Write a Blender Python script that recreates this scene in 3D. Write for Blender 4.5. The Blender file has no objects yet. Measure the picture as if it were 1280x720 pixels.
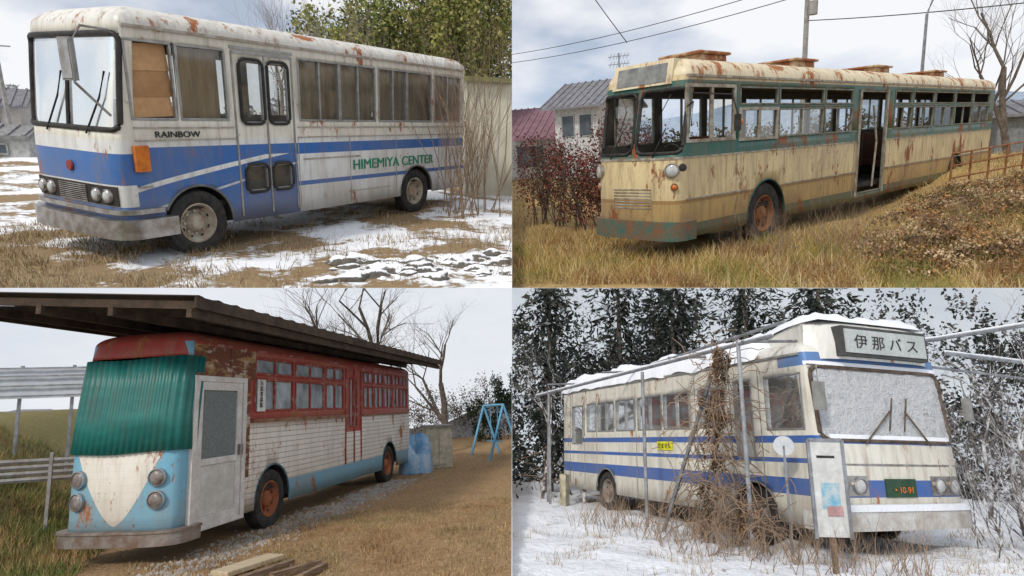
import bpy, bmesh, math, random
import numpy as np
from mathutils import Matrix, Vector, noise as mn
random.seed(4); RNG=np.random.default_rng(7)
sc=bpy.context.scene
sc.view_settings.view_transform='Standard'
try: sc.view_settings.look='None'
except Exception: pass
sc.view_settings.exposure=0
# ---------------------------------------------------------------- camera / light / world
cd=bpy.data.cameras.new("camera"); cam=bpy.data.objects.new("camera",cd); sc.collection.objects.link(cam)
cam.rotation_euler=(math.radians(90),0,0); cd.sensor_width=36; cd.lens=36*760/1280; cd.clip_end=3000; cd.clip_start=.05
sc.camera=cam
EL=math.radians(42); AZ=math.radians(215)   # sun behind camera, to the left
sd=bpy.data.lights.new("sun",'SUN'); sd.energy=2.1; sd.angle=math.radians(8); sd.color=(1,.94,.85)
so=bpy.data.objects.new("sun",sd); sc.collection.objects.link(so)
dv=Vector((math.sin(AZ)*math.cos(EL),math.cos(AZ)*math.cos(EL),math.sin(EL)))
so.rotation_euler=dv.to_track_quat('Z','Y').to_euler(); so.location=(0,-5,20)
w=bpy.data.worlds.new("World"); sc.world=w; w.use_nodes=True
nt=w.node_tree; nt.nodes.clear()
o=nt.nodes.new('ShaderNodeOutputWorld'); b1=nt.nodes.new('ShaderNodeBackground'); b2=nt.nodes.new('ShaderNodeBackground')
mx=nt.nodes.new('ShaderNodeMixShader'); sk=nt.nodes.new('ShaderNodeTexSky'); sk.sky_type='NISHITA'; sk.sun_disc=False
sk.sun_elevation=EL; sk.sun_rotation=AZ; b1.inputs[1].default_value=.13
nt.links.new(sk.outputs[0],b1.inputs[0]); b2.inputs[0].default_value=(.95,.965,1,1); b2.inputs[1].default_value=.98
tc=nt.nodes.new('ShaderNodeTexCoord'); mp=nt.nodes.new('ShaderNodeMapping'); mp.inputs['Scale'].default_value=(1,1,2.6)
no=nt.nodes.new('ShaderNodeTexNoise'); no.inputs['Scale'].default_value=3.2; no.inputs['Detail'].default_value=7
mr=nt.nodes.new('ShaderNodeMapRange'); mr.inputs[1].default_value=.38; mr.inputs[2].default_value=.56; mr.inputs[3].default_value=.35; mr.inputs[4].default_value=1
nt.links.new(tc.outputs['Generated'],mp.inputs[0]); nt.links.new(mp.outputs[0],no.inputs['Vector']); nt.links.new(no.outputs[0],mr.inputs[0])
nt.links.new(mr.outputs[0],mx.inputs[0]); nt.links.new(b1.outputs[0],mx.inputs[1]); nt.links.new(b2.outputs[0],mx.inputs[2]); nt.links.new(mx.outputs[0],o.inputs[0])
# ---------------------------------------------------------------- terraces (each one its own tilted plot of ground)
def frame(n,yv,h,s):
    n=Vector(n).normalized(); yv=Vector(yv); yv=(yv-n*yv.dot(n)).normalized(); xv=yv.cross(n)
    M=Matrix.Identity(4)
    for i,v in enumerate((xv,yv,n)):
        for j in range(3): M[j][i]=v[j]*s
    oo=-n*h*s
    for j in range(3): M[j][3]=oo[j]
    return M
PAN={1:frame((.0425,-.2814,.9587),(-.3772,.884,.2762),2.119,2.0),
     2:frame((-.0588,-.2235,.9729),(.3782,.897,.2289),1.9375,2.0),
     3:frame((-.0498,.1908,.9804),(-.3801,.9041,-.1952),1.776,.5),
     4:frame((.0206,.2515,.9676),(.3787,.8938,-.2404),1.415,.5)}
PANOBJ=[]   # (object,panel)
# ---------------------------------------------------------------- node helper
class NT:
    def __init__(s,name):
        s.m=bpy.data.materials.new(name); s.m.use_nodes=True; s.t=s.m.node_tree; s.t.nodes.clear()
        s.out=s.t.nodes.new('ShaderNodeOutputMaterial'); s.tc=s.t.nodes.new('ShaderNodeTexCoord')
        s.sep=s.t.nodes.new('ShaderNodeSeparateXYZ'); s.t.links.new(s.tc.outputs['Object'],s.sep.inputs[0])
        s.X,s.Y,s.Z=s.sep.outputs; s.P=s.tc.outputs['Object']
    def put(s,sock,v):
        if isinstance(v,bpy.types.NodeSocket): s.t.links.new(v,sock)
        elif isinstance(v,(tuple,list)): sock.default_value=(*v,1) if len(v)==3 and sock.type=='RGBA' else v
        else: sock.default_value=v
    def math(s,op,a,b=0.,c=None):
        n=s.t.nodes.new('ShaderNodeMath'); n.operation=op; s.put(n.inputs[0],a); s.put(n.inputs[1],b)
        if c is not None: s.put(n.inputs[2],c)
        return n.outputs[0]
    def mix(s,f,a,b):
        n=s.t.nodes.new('ShaderNodeMix'); n.data_type='RGBA'; s.put(n.inputs[0],f); s.put(n.inputs[6],a); s.put(n.inputs[7],b); return n.outputs[2]
    def noise(s,scale,st=(1,1,1),detail=4,rough=.6,loc=(0,0,0)):
        m=s.t.nodes.new('ShaderNodeMapping'); m.inputs['Scale'].default_value=st; m.inputs['Location'].default_value=loc; s.put(m.inputs[0],s.P)
        n=s.t.nodes.new('ShaderNodeTexNoise'); n.inputs['Scale'].default_value=scale; n.inputs['Detail'].default_value=min(detail,4.5); n.inputs['Roughness'].default_value=rough
        s.t.links.new(m.outputs[0],n.inputs['Vector']); return n.outputs[0]
    def rng(s,v,a,b,c=0.,d=1.):
        n=s.t.nodes.new('ShaderNodeMapRange'); s.put(n.inputs[0],v)
        for i,q in enumerate((a,b,c,d)): n.inputs[i+1].default_value=q
        return n.outputs[0]
    def gt(s,a,b): return s.math('GREATER_THAN',a,b)
    def lt(s,a,b): return s.math('LESS_THAN',a,b)
    def band(s,v,a,b): return s.math('MULTIPLY',s.gt(v,a),s.lt(v,b))
    def AND(s,a,b): return s.math('MULTIPLY',a,b)
    def OR(s,a,b): return s.math('MAXIMUM',a,b)
    def done(s,col,rough=.6,metal=0.,h=None,bs=.2,bd=.02,spec=.4):
        p=s.t.nodes.new('ShaderNodeBsdfPrincipled'); s.put(p.inputs['Base Color'],col); s.put(p.inputs['Roughness'],rough); s.put(p.inputs['Metallic'],metal)
        p.inputs['Specular IOR Level'].default_value=spec
        if h is not None:
            b=s.t.nodes.new('ShaderNodeBump'); b.inputs['Strength'].default_value=bs; b.inputs['Distance'].default_value=bd
            s.t.links.new(h,b.inputs['Height']); s.t.links.new(b.outputs[0],p.inputs['Normal'])
        s.t.links.new(p.outputs[0],s.out.inputs[0]); return s.m
_mc={}
def simple(name,c1,c2=None,scale=6,rough=.7,metal=0.,bs=.3,st=(1,1,1),lo=.35,hi=.65,bd=.02,spec=.3):
    if name in _mc: return _mc[name]
    n=NT(name); c2=c2 or tuple(x*.6 for x in c1)
    f=n.noise(scale,st,3)
    c=n.mix(n.rng(f,lo,hi),c1,c2)
    if bs>0: c=n.mix(n.rng(n.noise(scale*6,st,2),.3,.7,0,.35),c,tuple(x*.45 for x in c1))
    _mc[name]=n.done(c,rough,metal,f if bs>0 else None,bs,bd,spec); return _mc[name]
def leafm(name,c1,c2=None): return simple(name,c1,c2,3,.75,0,0)
def glass(name,tint=(.05,.06,.06),dirt=.3,dcol=(.45,.43,.38),trans=.8):
    n=NT(name); t=n.t
    tr=t.nodes.new('ShaderNodeBsdfTransparent'); tr.inputs[0].default_value=(trans,trans*1.02,trans,1)
    gl=t.nodes.new('ShaderNodeBsdfGlossy'); gl.inputs['Roughness'].default_value=.06; gl.inputs[0].default_value=(.9,.93,.95,1)
    fr=t.nodes.new('ShaderNodeFresnel'); fr.inputs[0].default_value=1.5
    m1=t.nodes.new('ShaderNodeMixShader'); t.links.new(n.math('ADD',fr.outputs[0],.06),m1.inputs[0]); t.links.new(tr.outputs[0],m1.inputs[1]); t.links.new(gl.outputs[0],m1.inputs[2])
    df=t.nodes.new('ShaderNodeBsdfDiffuse'); df.inputs[0].default_value=(*dcol,1)
    m2=t.nodes.new('ShaderNodeMixShader'); t.links.new(n.rng(n.noise(3,(1,1,.6)),.3,.75,dirt*.4,min(1,dirt*1.6)),m2.inputs[0]); t.links.new(m1.outputs[0],m2.inputs[1]); t.links.new(df.outputs[0],m2.inputs[2])
    t.links.new(m2.outputs[0],n.out.inputs[0]); return n.m
def grime(n,c,streak=.5,rust=.25,rz=(.3,2.9),rustcol=(.23,.085,.03),grm=(.2,.16,.11),run=1.):
    st=n.noise(2.2,(4,4,.55),5,.7)
    c=n.mix(n.rng(st,.46,.74,0,streak*.8),c,grm)
    big=n.noise(.9,(1,1,1),4,.6)
    c=n.mix(n.rng(big,.4,.75,0,streak*.55),c,tuple(x*1.4 for x in grm))
    low=n.rng(n.Z,1.05,.3,0,streak*.95); c=n.mix(n.AND(low,n.rng(big,.2,.6)),c,grm)
    r1=n.noise(1.7,(1.6,1.6,.7),5,.75,(3,5,1))
    r=n.rng(r1,.64-.22*rust,.70-.18*rust)
    c=n.mix(r,c,n.mix(st,rustcol,tuple(x*1.8 for x in rustcol)))
    r3=n.noise(1.1,(7,7,.35),3,.6,(9,2,4)); c=n.mix(n.AND(n.rng(r3,.6,.68,0,.75*min(1,rust*2.2)*run),n.rng(st,.4,.6)),c,rustcol)
    r2=n.noise(14,(1,1,.7),4,.7); c=n.mix(n.rng(r2,.64,.7,0,.7*min(1,rust*3)),c,rustcol)
    return c,n.rng(r,0,1,.42,.85),n.math('ADD',n.math('MULTIPLY',r,-1.),n.math('MULTIPLY',n.noise(1.3,(1,1,1),2),1.4))
# ---------------------------------------------------------------- mesh builder
class MB:
    def __init__(s): s.v=[];s.f=[];s.m=[]
    def add(s,vs,fs,m=0):
        b=len(s.v); s.v+= [tuple(v) for v in vs]; s.f+=[tuple(i+b for i in f) for f in fs]; s.m+=[m]*len(fs)
    def box(s,a,b,m=0):
        x0,y0,z0=a;x1,y1,z1=b
        s.add([(x0,y0,z0),(x1,y0,z0),(x1,y1,z0),(x0,y1,z0),(x0,y0,z1),(x1,y0,z1),(x1,y1,z1),(x0,y1,z1)],
              [(0,3,2,1),(4,5,6,7),(0,1,5,4),(1,2,6,5),(2,3,7,6),(3,0,4,7)],m)
    def tube(s,pts,r,m=0,k=6,closed=False):
        pts=[Vector(p) for p in pts]; n=len(pts); rr=r if isinstance(r,(list,tuple)) else [r]*n; vs=[]
        for i,p in enumerate(pts):
            a=pts[(i-1)%n] if (closed or i>0) else p; b=pts[(i+1)%n] if (closed or i<n-1) else p
            d=(b-a); d=d.normalized() if d.length>1e-9 else Vector((0,0,1))
            up=Vector((0,0,1)) if abs(d.z)<.9 else Vector((1,0,0)); e=d.cross(up).normalized(); g=d.cross(e)
            for j in range(k):
                t=2*math.pi*j/k; vs.append(p+(e*math.cos(t)+g*math.sin(t))*rr[i])
        fs=[]
        for i in range(n if closed else n-1):
            i2=(i+1)%n
            for j in range(k): fs.append((i*k+j,i*k+(j+1)%k,i2*k+(j+1)%k,i2*k+j))
        if not closed: fs+= [tuple(range(k))[::-1],tuple((n-1)*k+j for j in range(k))]
        s.add(vs,fs,m)
    def beam(s,p,q,a,b,m=0):
        p,q=Vector(p),Vector(q); d=(q-p).normalized(); up=Vector((0,0,1)) if abs(d.z)<.9 else Vector((1,0,0)); e=d.cross(up).normalized()*a/2; g=e.normalized().cross(d)*b/2
        vs=[p-e-g,p+e-g,p+e+g,p-e+g,q-e-g,q+e-g,q+e+g,q-e+g]
        s.add(vs,[(0,3,2,1),(4,5,6,7),(0,1,5,4),(1,2,6,5),(2,3,7,6),(3,0,4,7)],m)
    def lathe(s,c,axis,prof,m=0,k=28):
        c=Vector(c); ax=Vector(axis).normalized(); up=Vector((0,0,1)) if abs(ax.z)<.9 else Vector((1,0,0)); e=ax.cross(up).normalized(); g=ax.cross(e)
        vs=[];fs=[]
        for (r,h) in prof:
            for j in range(k):
                t=2*math.pi*j/k; vs.append(c+ax*h+(e*math.cos(t)+g*math.sin(t))*r)
        for i in range(len(prof)-1):
            for j in range(k): fs.append((i*k+j,i*k+(j+1)%k,(i+1)*k+(j+1)%k,(i+1)*k+j))
        s.add(vs,fs,m)
    def grid(s,P,m=0):
        a=len(P);b=len(P[0]); s.add([p for r in P for p in r],[(i*b+j,i*b+j+1,(i+1)*b+j+1,(i+1)*b+j) for i in range(a-1) for j in range(b-1)],m)
    def raw(s,V,Fc,m=0):
        b=len(s.v); s.v+=V.tolist(); s.f+=(Fc+b).tolist(); s.m+=list(m) if hasattr(m,'__len__') else [m]*len(Fc)
def link(ob): sc.collection.objects.link(ob)
def obj(name,mb,pan,mats,parent=None,smooth=None,solid=None,loc=None,flipy=False,bevel=None,moff=0):
    me=bpy.data.meshes.new(name)
    V=mb.v if not flipy else [(x,-y,z) for x,y,z in mb.v]
    me.from_pydata(V,[],mb.f)
    for m in (mats if isinstance(mats,(list,tuple)) else [mats]): me.materials.append(m)
    me.polygons.foreach_set('material_index',mb.m)
    if smooth:
        me.polygons.foreach_set('use_smooth',[True]*len(me.polygons))
        try: me.set_sharp_from_angle(angle=math.radians(smooth))
        except Exception: pass
    me.update(); me.validate()
    ob=bpy.data.objects.new(name,me); link(ob)
    if solid:
        md=ob.modifiers.new('s','SOLIDIFY'); md.thickness=solid; md.offset=0; md.material_offset=moff
    if bevel:
        md=ob.modifiers.new('b','BEVEL'); md.width=bevel; md.segments=2; md.limit_method='ANGLE'
    if parent is None: ob.matrix_world=PAN[pan]@Matrix.Translation(loc or (0,0,0))
    else:
        ob.parent=parent
        if loc: ob.location=loc
    PANOBJ.append((ob,pan)); return ob
def empty(name,pan,loc=(0,0,0),yaw=0):
    e=bpy.data.objects.new(name,None); link(e); e.empty_display_size=.3
    e.matrix_world=PAN[pan]@Matrix.Translation(loc)@Matrix.Rotation(math.radians(yaw),4,'Z'); return e
def text(body,name,parent,pan,M,size,mat,ext=.003,align='LEFT',sx=1.):
    cu=bpy.data.curves.new(name,'FONT'); cu.body=body; cu.size=size; cu.extrude=ext; cu.align_x=align
    t=bpy.data.objects.new(name,cu); link(t); bpy.context.view_layer.update()
    me=bpy.data.meshes.new_from_object(t.evaluated_get(bpy.context.evaluated_depsgraph_get())); bpy.data.objects.remove(t)
    me.transform(M@Matrix.Diagonal((sx,1,1,1))); me.materials.clear(); me.materials.append(mat)
    ob=bpy.data.objects.new(name,me); link(ob); ob.parent=parent; PANOBJ.append((ob,pan)); return ob
# ---------------------------------------------------------------- common materials
rubber=simple("tyre_rubber",(.025,.025,.025),(.06,.055,.05),9,.85)
blackrub=simple("window_rubber",(.02,.02,.02),(.05,.045,.04),9,.6)
alu=simple("aluminium_frame",(.45,.46,.46),(.3,.29,.27),8,.4,.6)
chrome=simple("dull_chrome",(.5,.5,.5),(.28,.24,.2),7,.35,.8)
rustm=simple("rusty_metal",(.2,.075,.03),(.32,.15,.07),7,.9)
darkint=simple("dark_interior",(.03,.028,.025),(.06,.05,.045),4,.9)
innerw=simple("inner_lining",(.13,.12,.1),(.08,.065,.05),3,.9)
lens=simple("lamp_lens",(.6,.62,.62),(.4,.4,.4),9,.12,0,.1,spec=.8)
amber=simple("amber_lens",(.75,.22,.02),(.5,.12,.02),9,.25,spec=.6)
galv=simple("galvanised_pipe",(.36,.38,.41),(.2,.2,.21),6,.5,.5)
woodm=simple("weathered_wood",(.16,.1,.06),(.3,.22,.15),5,.85,0,.5,(1,1,8))
# ---------------------------------------------------------------- bus construction
class Bus:
    def __init__(s,name,pan,org,yaw,L,W,sgn,z0,ze,Ht,df,dr,n,rake=0.):
        s.pan=pan;s.L=L;s.W=W;s.flip=(sgn<0);s.z0=z0;s.ze=ze;s.Ht=Ht;s.df=df;s.dr=dr;s.rake=rake
        s.root=empty(name,pan,(*org,0),yaw); s.wins=[];s.arch=[]
        def curve(d):
            ps=[]
            for i in range(401):
                t=math.pi*i/400; c,q=math.cos(t),math.sin(t)
                ps.append((d*(1-abs(q)**(2/n)),W/2*(1-math.copysign(abs(c)**(2/n),c))))
            A=[0]
            for i in range(400): A.append(A[-1]+math.dist(ps[i],ps[i+1]))
            return np.array(ps),np.array(A)
        s.fc,s.fA=curve(df); s.rc,s.rA=curve(dr); s.A=s.fA[-1]
    def F(s,a,z=0,out=0.):  # arc distance along the front
        A=s.A
        if a<=0: u,w,nx,ny=s.df-a,0,0,-1
        elif a>=A: u,w,nx,ny=s.df+(a-A),s.W,0,1
        else:
            u=np.interp(a,s.fA,s.fc[:,0]); w=np.interp(a,s.fA,s.fc[:,1])
            u2=np.interp(a+.02,s.fA,s.fc[:,0]);w2=np.interp(a+.02,s.fA,s.fc[:,1]);u1=np.interp(a-.02,s.fA,s.fc[:,0]);w1=np.interp(a-.02,s.fA,s.fc[:,1])
            tx,ty=u2-u1,w2-w1; l=math.hypot(tx,ty) or 1; nx,ny=-ty/l,tx/l
        u+=s.rk(z)*max(0,1-u/1.2)
        return (u+nx*out,w+ny*out,z)
    def rk(s,z): return s.rake*max(0,z-1.3)**1.3
    def mk(s,name,mb,mats,**k): return obj(name,mb,s.pan,mats,parent=s.root,flipy=s.flip,**k)
    def body(s,mats,zl=()):
        L,W=s.L,s.W
        us={s.df,L-s.dr}
        for (sd,a,b,c,d) in s.wins:
            if sd in 'NR': us|={a,b}
        for (uc,r,zc) in s.arch:
            for i in range(17): us.add(uc-r*math.cos(math.pi*i/16))
            us|={uc-r-.004,uc+r+.004}
        x=s.df
        while x<L-s.dr: us.add(x); x+=.5
        us=sorted(u for u in us if s.df<=u<=L-s.dr)
        fa={0,1}|{i/28 for i in range(29)}|{.01,.025,.05,.95,.975,.99}
        for (sd,a,b,c,d) in s.wins:
            if sd=='F': fa|={a,b}
        fa=sorted(fa)
        loop=[]
        for u in reversed(us): loop.append([u,0,'N',u,0])
        for q in fa[1:-1]: p=s.F(q*s.A); loop.append([p[0],p[1],'F',q,q])
        for u in us: loop.append([u,W,'R',u,1])
        RA=s.rA[-1]
        for q in (.99,.97,.93,.88,.8,.65,.5,.35,.2,.12,.07,.03,.01):
            uu=np.interp(q*RA,s.rA,s.rc[:,0]); ww=np.interp(q*RA,s.rA,s.rc[:,1]); loop.append([L-uu,ww,'B',q,q])
        zs={s.z0,s.ze}|set(zl)
        for wn in s.wins: zs|={wn[3],wn[4]}
        z=s.z0
        while z<s.ze: zs.add(z); z+=.3
        lv=[(z,0) for z in sorted(zs)]
        hr=s.Ht-s.ze; rr=min(.38,W*.22)
        for i in range(1,8):
            t=math.pi/2*i/7; lv.append((s.ze+hr*.82*math.sin(t),rr*(1-math.cos(t))))
        lv.append((s.Ht,W*.42))
        def arch(u):
            m=0
            for (uc,r,zc) in s.arch:
                if abs(u-uc)<=r+1e-6: m=max(m,zc+math.sqrt(max(0,r*r-(u-uc)**2)))
            return m
        mb=MB(); n=len(loop)
        for (z,off) in lv:
            for (u,w_,tg,pr,_) in loop:
                zz=max(z,arch(u)) if tg in 'NR' and z<s.ze else z
                uu=L/2+(u-L/2)*(1-2*off/L); ww=W/2+(w_-W/2)*(1-2*off/W)
                dz=.008*mn.noise((u*1.3,w_*1.3,z*1.6))   # gentle panel dents
                uu+=s.rk(z)*max(0,1-uu/1.2)
                mb.v.append((uu+(dz if tg in 'FB' else 0),ww+(dz if tg in 'NR' and z<1.6 else 0),zz))
        for j in range(len(lv)-1):
            zm=(lv[j][0]+lv[j+1][0])/2
            for i in range(n):
                k=(i+1)%n; A,B=loop[i],loop[k]
                if A[2]==B[2] and A[2] in 'NR': tg,pr=A[2],(A[3]+B[3])/2
                elif 'F' in (A[2],B[2]): tg,pr='F',(A[4]+B[4])/2
                else: tg,pr='B',(A[4]+B[4])/2
                if any(sd==tg and a<pr<b and c<zm<d for (sd,a,b,c,d) in s.wins): continue
                q=(j*n+i,j*n+k,(j+1)*n+k,(j+1)*n+i)
                if abs(mb.v[q[0]][2]-mb.v[q[3]][2])<1e-6 and abs(mb.v[q[1]][2]-mb.v[q[2]][2])<1e-6: continue
                mb.f.append(q); mb.m.append(0 if lv[j][0]<s.ze-1e-6 else 1)
        mb.f.append(tuple((len(lv)-1)*n+i for i in range(n))); mb.m.append(1)
        if not s.flip: mb.f=[tuple(reversed(f)) for f in mb.f]
        ob=s.mk('body_shell',mb,list(mats)+[innerw,innerw],smooth=35,solid=.02,moff=2)
        m=MB(); m.box((.25,.08,.62),(L-.15,W-.08,.7),0); m.box((.6,W*.25,.3),(L-.4,W*.75,.6),0); m.box((.5,.04,s.ze-.06),(L-.3,W-.04,s.ze-.03),0)
        m.box((.35,.1,1.1),(.6,W-.1,1.45),0)
        for (uc,r,zc) in s.arch:
            for y0,y1 in ((.03,.5),(W-.5,W-.03)):
                P=[]
                for i in range(17):
                    t=math.pi*i/16; P.append([(uc-r*math.cos(t)*1.02,y,zc+r*1.02*math.sin(t)) for y in (y0,y1)])
                m.grid(P,0)
        s.mk('floor_ceiling_and_wheel_wells',m,[darkint])
    def wheels(s,r,us,rimmat,zc=None):
        for i,(uc,y) in enumerate([(u,yy) for u in us for yy in (.14,s.W-.14)]):
            m=MB(); sg=-1 if y<s.W/2 else 1; c=(uc,y,zc if zc else r)
            m.lathe(c,(0,sg,0),[(r*.6,-.12),(r*.93,-.12),(r,-.07),(r,.07),(r*.96,.105),(r*.82,.12),(r*.66,.115),(r*.6,.09)],0,36)
            m.lathe(c,(0,sg,0),[(r*.61,.1),(r*.57,.105),(r*.52,.06),(r*.42,-.01),(r*.3,-.02),(r*.27,.05),(r*.2,.08),(.001,.085)],1,30)
            for j in range(8):
                t=j*math.pi/4; m.lathe((c[0]+math.cos(t)*r*.35,c[1],c[2]+math.sin(t)*r*.35),(0,sg,0),[(.022,-.02),(.022,.02),(.001,.022)],1,6)
            for j in range(8):
                t=(j+.5)*math.pi/4; m.lathe((c[0]+math.cos(t)*r*.475,c[1]+sg*.026,c[2]+math.sin(t)*r*.475),(0,sg,0),[(.03,0),(.001,.004)],0,8)
            s.mk('wheel_%d'%(i+1),m,[rubber,rimmat],smooth=40)
    def archlip(s,mat,w=.03):
        m=MB()
        for (uc,r,zc) in s.arch:
            for y in (-.005,s.W+.005):
                m.tube([(uc-math.cos(math.pi*i/20)*r,y,zc+math.sin(math.pi*i/20)*r) for i in range(21)],w*.6,0,6)
        s.mk('wheel_arch_lips',m,[mat],smooth=40)
    def sidewin(s,fm,gm,fw=.035,bars=True,skip_glass=(),gap=.8):
        m=MB(); g=MB()
        k=0
        for (sd,a,b,c,d) in s.wins:
            if sd not in 'NR': continue
            y=-.02 if sd=='N' else s.W-.03
            y1=y+.05
            m.box((a,y,c),(b,y1,c+fw)); m.box((a,y,d-fw),(b,y1,d)); m.box((a,y,c+fw),(a+fw,y1,d-fw)); m.box((b-fw,y,c+fw),(b,y1,d-fw))
            yy=.018 if sd=='N' else s.W-.018
            if bars=='mid' or (bars and b-a>gap and .5<d-c<1.5):
                m.box(((a+b)/2-.018,y+.004,c+fw),((a+b)/2+.018,y1-.004,d-fw))
            if k not in skip_glass: g.add([(a+.01,yy,c+.01),(b-.01,yy,c+.01),(b-.01,yy+.006,d-.01),(a+.01,yy+.006,d-.01)],[(0,1,2,3)])
            k+=1
        s.mk('window_frames',m,[fm],bevel=.006)
        if g.v: s.mk('side_window_glass',g,[gm])
    def patch(s,m,a0,a1,z0,z1,out,mi=0,n=20,thick=None,frac=True):
        if frac: a0*=s.A;a1*=s.A
        nz=6; P=[[s.F(a0+(a1-a0)*i/n,z0+(z1-z0)*j/nz,out) for i in range(n+1)] for j in range(nz+1)]
        m.grid(P,mi)
        if thick:
            Q=[[s.F(a0+(a1-a0)*i/n,z0+(z1-z0)*j/nz,out-thick) for i in range(n+1)] for j in range(nz+1)]
            m.grid([P[0],Q[0]],mi); m.grid([P[-1],Q[-1]],mi); m.grid([[r[0] for r in P],[r[0] for r in Q]],mi); m.grid([[r[-1] for r in P],[r[-1] for r in Q]],mi)
    def rrect(s,m,a0,a1,z0,z1,out,r,tr,mi=0):
        a0*=s.A;a1*=s.A; pts=[]
        for cx,cz,t0 in ((a1-r,z1-r,0),(a0+r,z1-r,90),(a0+r,z0+r,180),(a1-r,z0+r,270)):
            for i in range(7):
                t=math.radians(t0+90*i/6); pts.append((cx+r*math.cos(t),cz+r*math.sin(t)))
        full=[]
        for i in range(len(pts)):
            p,q=pts[i],pts[(i+1)%len(pts)]; k=max(1,int(math.dist(p,q)/.12))
            for j in range(k): full.append((p[0]+(q[0]-p[0])*j/k,p[1]+(q[1]-p[1])*j/k))
        m.tube([s.F(a,z,out) for a,z in full],tr,mi,6,closed=True)
    def lamp(s,m,a,z,r,out=.0,mi=(0,1),stick=.05):
        p=Vector(s.F(a*s.A,z,out)); q=Vector(s.F(a*s.A,z,out+.1)); ax=(q-p).normalized()
        m.lathe(p,ax,[(r*1.15,-.06),(r*1.18,stick),(r*1.02,stick+.012),(r*.98,stick-.01)],mi[0],20)
        m.lathe(p,ax,[(r,stick-.01),(r*.8,stick+.01),(r*.4,stick+.022),(.001,stick+.025)],mi[1],20)
RX=Matrix.Rotation(math.pi/2,4,'X')
# ======================================================================= PANEL 1 BUS (blue & white, snow)
B1=Bus('abandoned_blue_white_bus',1,(-1.57,8.66),38.89,7.63,2.0,1,.38,2.9,3.16,.22,.15,5,.1)
zb,zt=1.8,2.74
B1.wins=[('N',.24,.84,zb,zt),('N',.88,1.6,zb,zt),('N',1.8,2.2,1.76,2.64),('N',2.28,2.66,1.76,2.64),('N',1.8,2.2,.78,1.18),('N',2.28,2.66,.78,1.18),
 ('N',2.86,3.75,zb,zt),('N',3.75,4.65,zb,zt),('N',4.72,5.55,zb,zt),('N',5.55,6.35,zb,zt),('N',6.42,7.38,zb,zt),
 ('R',.5,1.7,zb,zt),('R',1.9,3.3,zb,zt),('R',3.5,4.9,zb,zt),('R',5.1,7.2,zb,zt),('F',.06,.94,1.68,2.78)]
B1.arch=[(1.02,.52,.43),(5.85,.52,.43)]
n=NT('bus_paint_blue_white')
cream=(.74,.71,.62); blue=(.03,.14,.42); wht=(.72,.73,.72)
c=n.mix(n.gt(n.Z,1.56),wht,cream)
c=n.mix(n.band(n.Z,1.3,1.47),c,blue)
c=n.mix(n.AND(n.lt(n.X,2.78),n.lt(n.Z,1.47)),c,blue)
d1=n.math('SUBTRACT',n.Z,n.math('ADD',.9,n.math('MULTIPLY',n.math('POWER',n.X,.8),.21)))
c=n.mix(n.AND(n.band(d1,-.035,.03),n.lt(n.Z,1.32)),c,(.75,.76,.75))
d2=n.math('SUBTRACT',n.Z,n.math('ADD',.62,n.math('MULTIPLY',n.X,.2)))
c=n.mix(n.AND(n.band(d2,-.02,.01),n.AND(n.lt(n.Z,1.3),n.lt(n.X,2.78))),c,(.6,.63,.68))
c=n.mix(n.AND(n.band(n.Z,.8,.87),n.gt(n.X,2.7)),c,blue)
c=n.mix(n.AND(n.lt(n.X,.21),n.lt(n.Z,1.56)),c,n.mix(n.OR(n.band(n.Z,1.02,1.4),n.lt(n.Z,.75)),wht,blue))
c,r,h=grime(n,c,.6,.2)
p1=n.done(c,r,0,h,.25,.02)
n=NT('bus_roof_cream'); c,r,h=grime(n,(.72,.71,.66),.6,.35); p1r=n.done(c,r,0,h,.2)
B1.body([p1,p1r],(1.56,))
B1.sidewin(alu,glass('dirty_glass_curtained',dirt=.14,trans=.93),.03,bars=True,skip_glass=(0,))
B1.wheels(.45,(1.02,5.85),simple('wheel_rim_pale',(.5,.47,.38),(.3,.2,.13),6,.6),.43)
B1.archlip(simple('grey_lip',(.2,.2,.2)))
m=MB(); cur=MB()
for (a,b,cc) in ((2.88,4.65,1),(4.72,6.35,1),(6.47,7.35,1),(1.15,1.58,1)):
    N=int((b-a)*60); cur.grid([[(a+(b-a)*i/N,.12+.035*math.sin(i*.55+math.sin(i*.13)*2),z) for i in range(N+1)] for z in (zb-.05,zt)],0)
for k,(a,b,z0,z1) in enumerate(((.27,.82,1.83,2.1),(.25,.84,2.07,2.41),(.3,.83,2.38,2.72))):
    y=.03+.012*k; cur.add([(a,y,z0),(b,y,z0+.02),(b-.02,y+.02,z1),(a+.02,y+.02,z1-.03)],[(0,1,2,3)],1+(k%2))
cur.add([(.9,.06,1.83),(1.14,.06,1.83),(1.12,.06,2.7),(.9,.06,2.7)],[(0,1,2,3)],0)
B1.mk('curtains_and_cardboard',cur,[simple('brown_curtain',(.42,.3,.17),(.22,.14,.08),3,.9,0,.2,(3,3,.5)),simple('cardboard',(.6,.36,.18),(.5,.29,.14),2,.9),simple('cardboard_dark',(.48,.27,.13),(.4,.22,.1),2,.9)],smooth=60)
m=MB()
for u in (1.7,2.24,2.74): m.box((u-.014,-.022,.45),(u+.014,.02,2.72))
m.box((1.7,-.022,2.7),(2.74,.02,2.74)); m.box((1.68,-.03,2.76),(2.76,.02,2.8))
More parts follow.
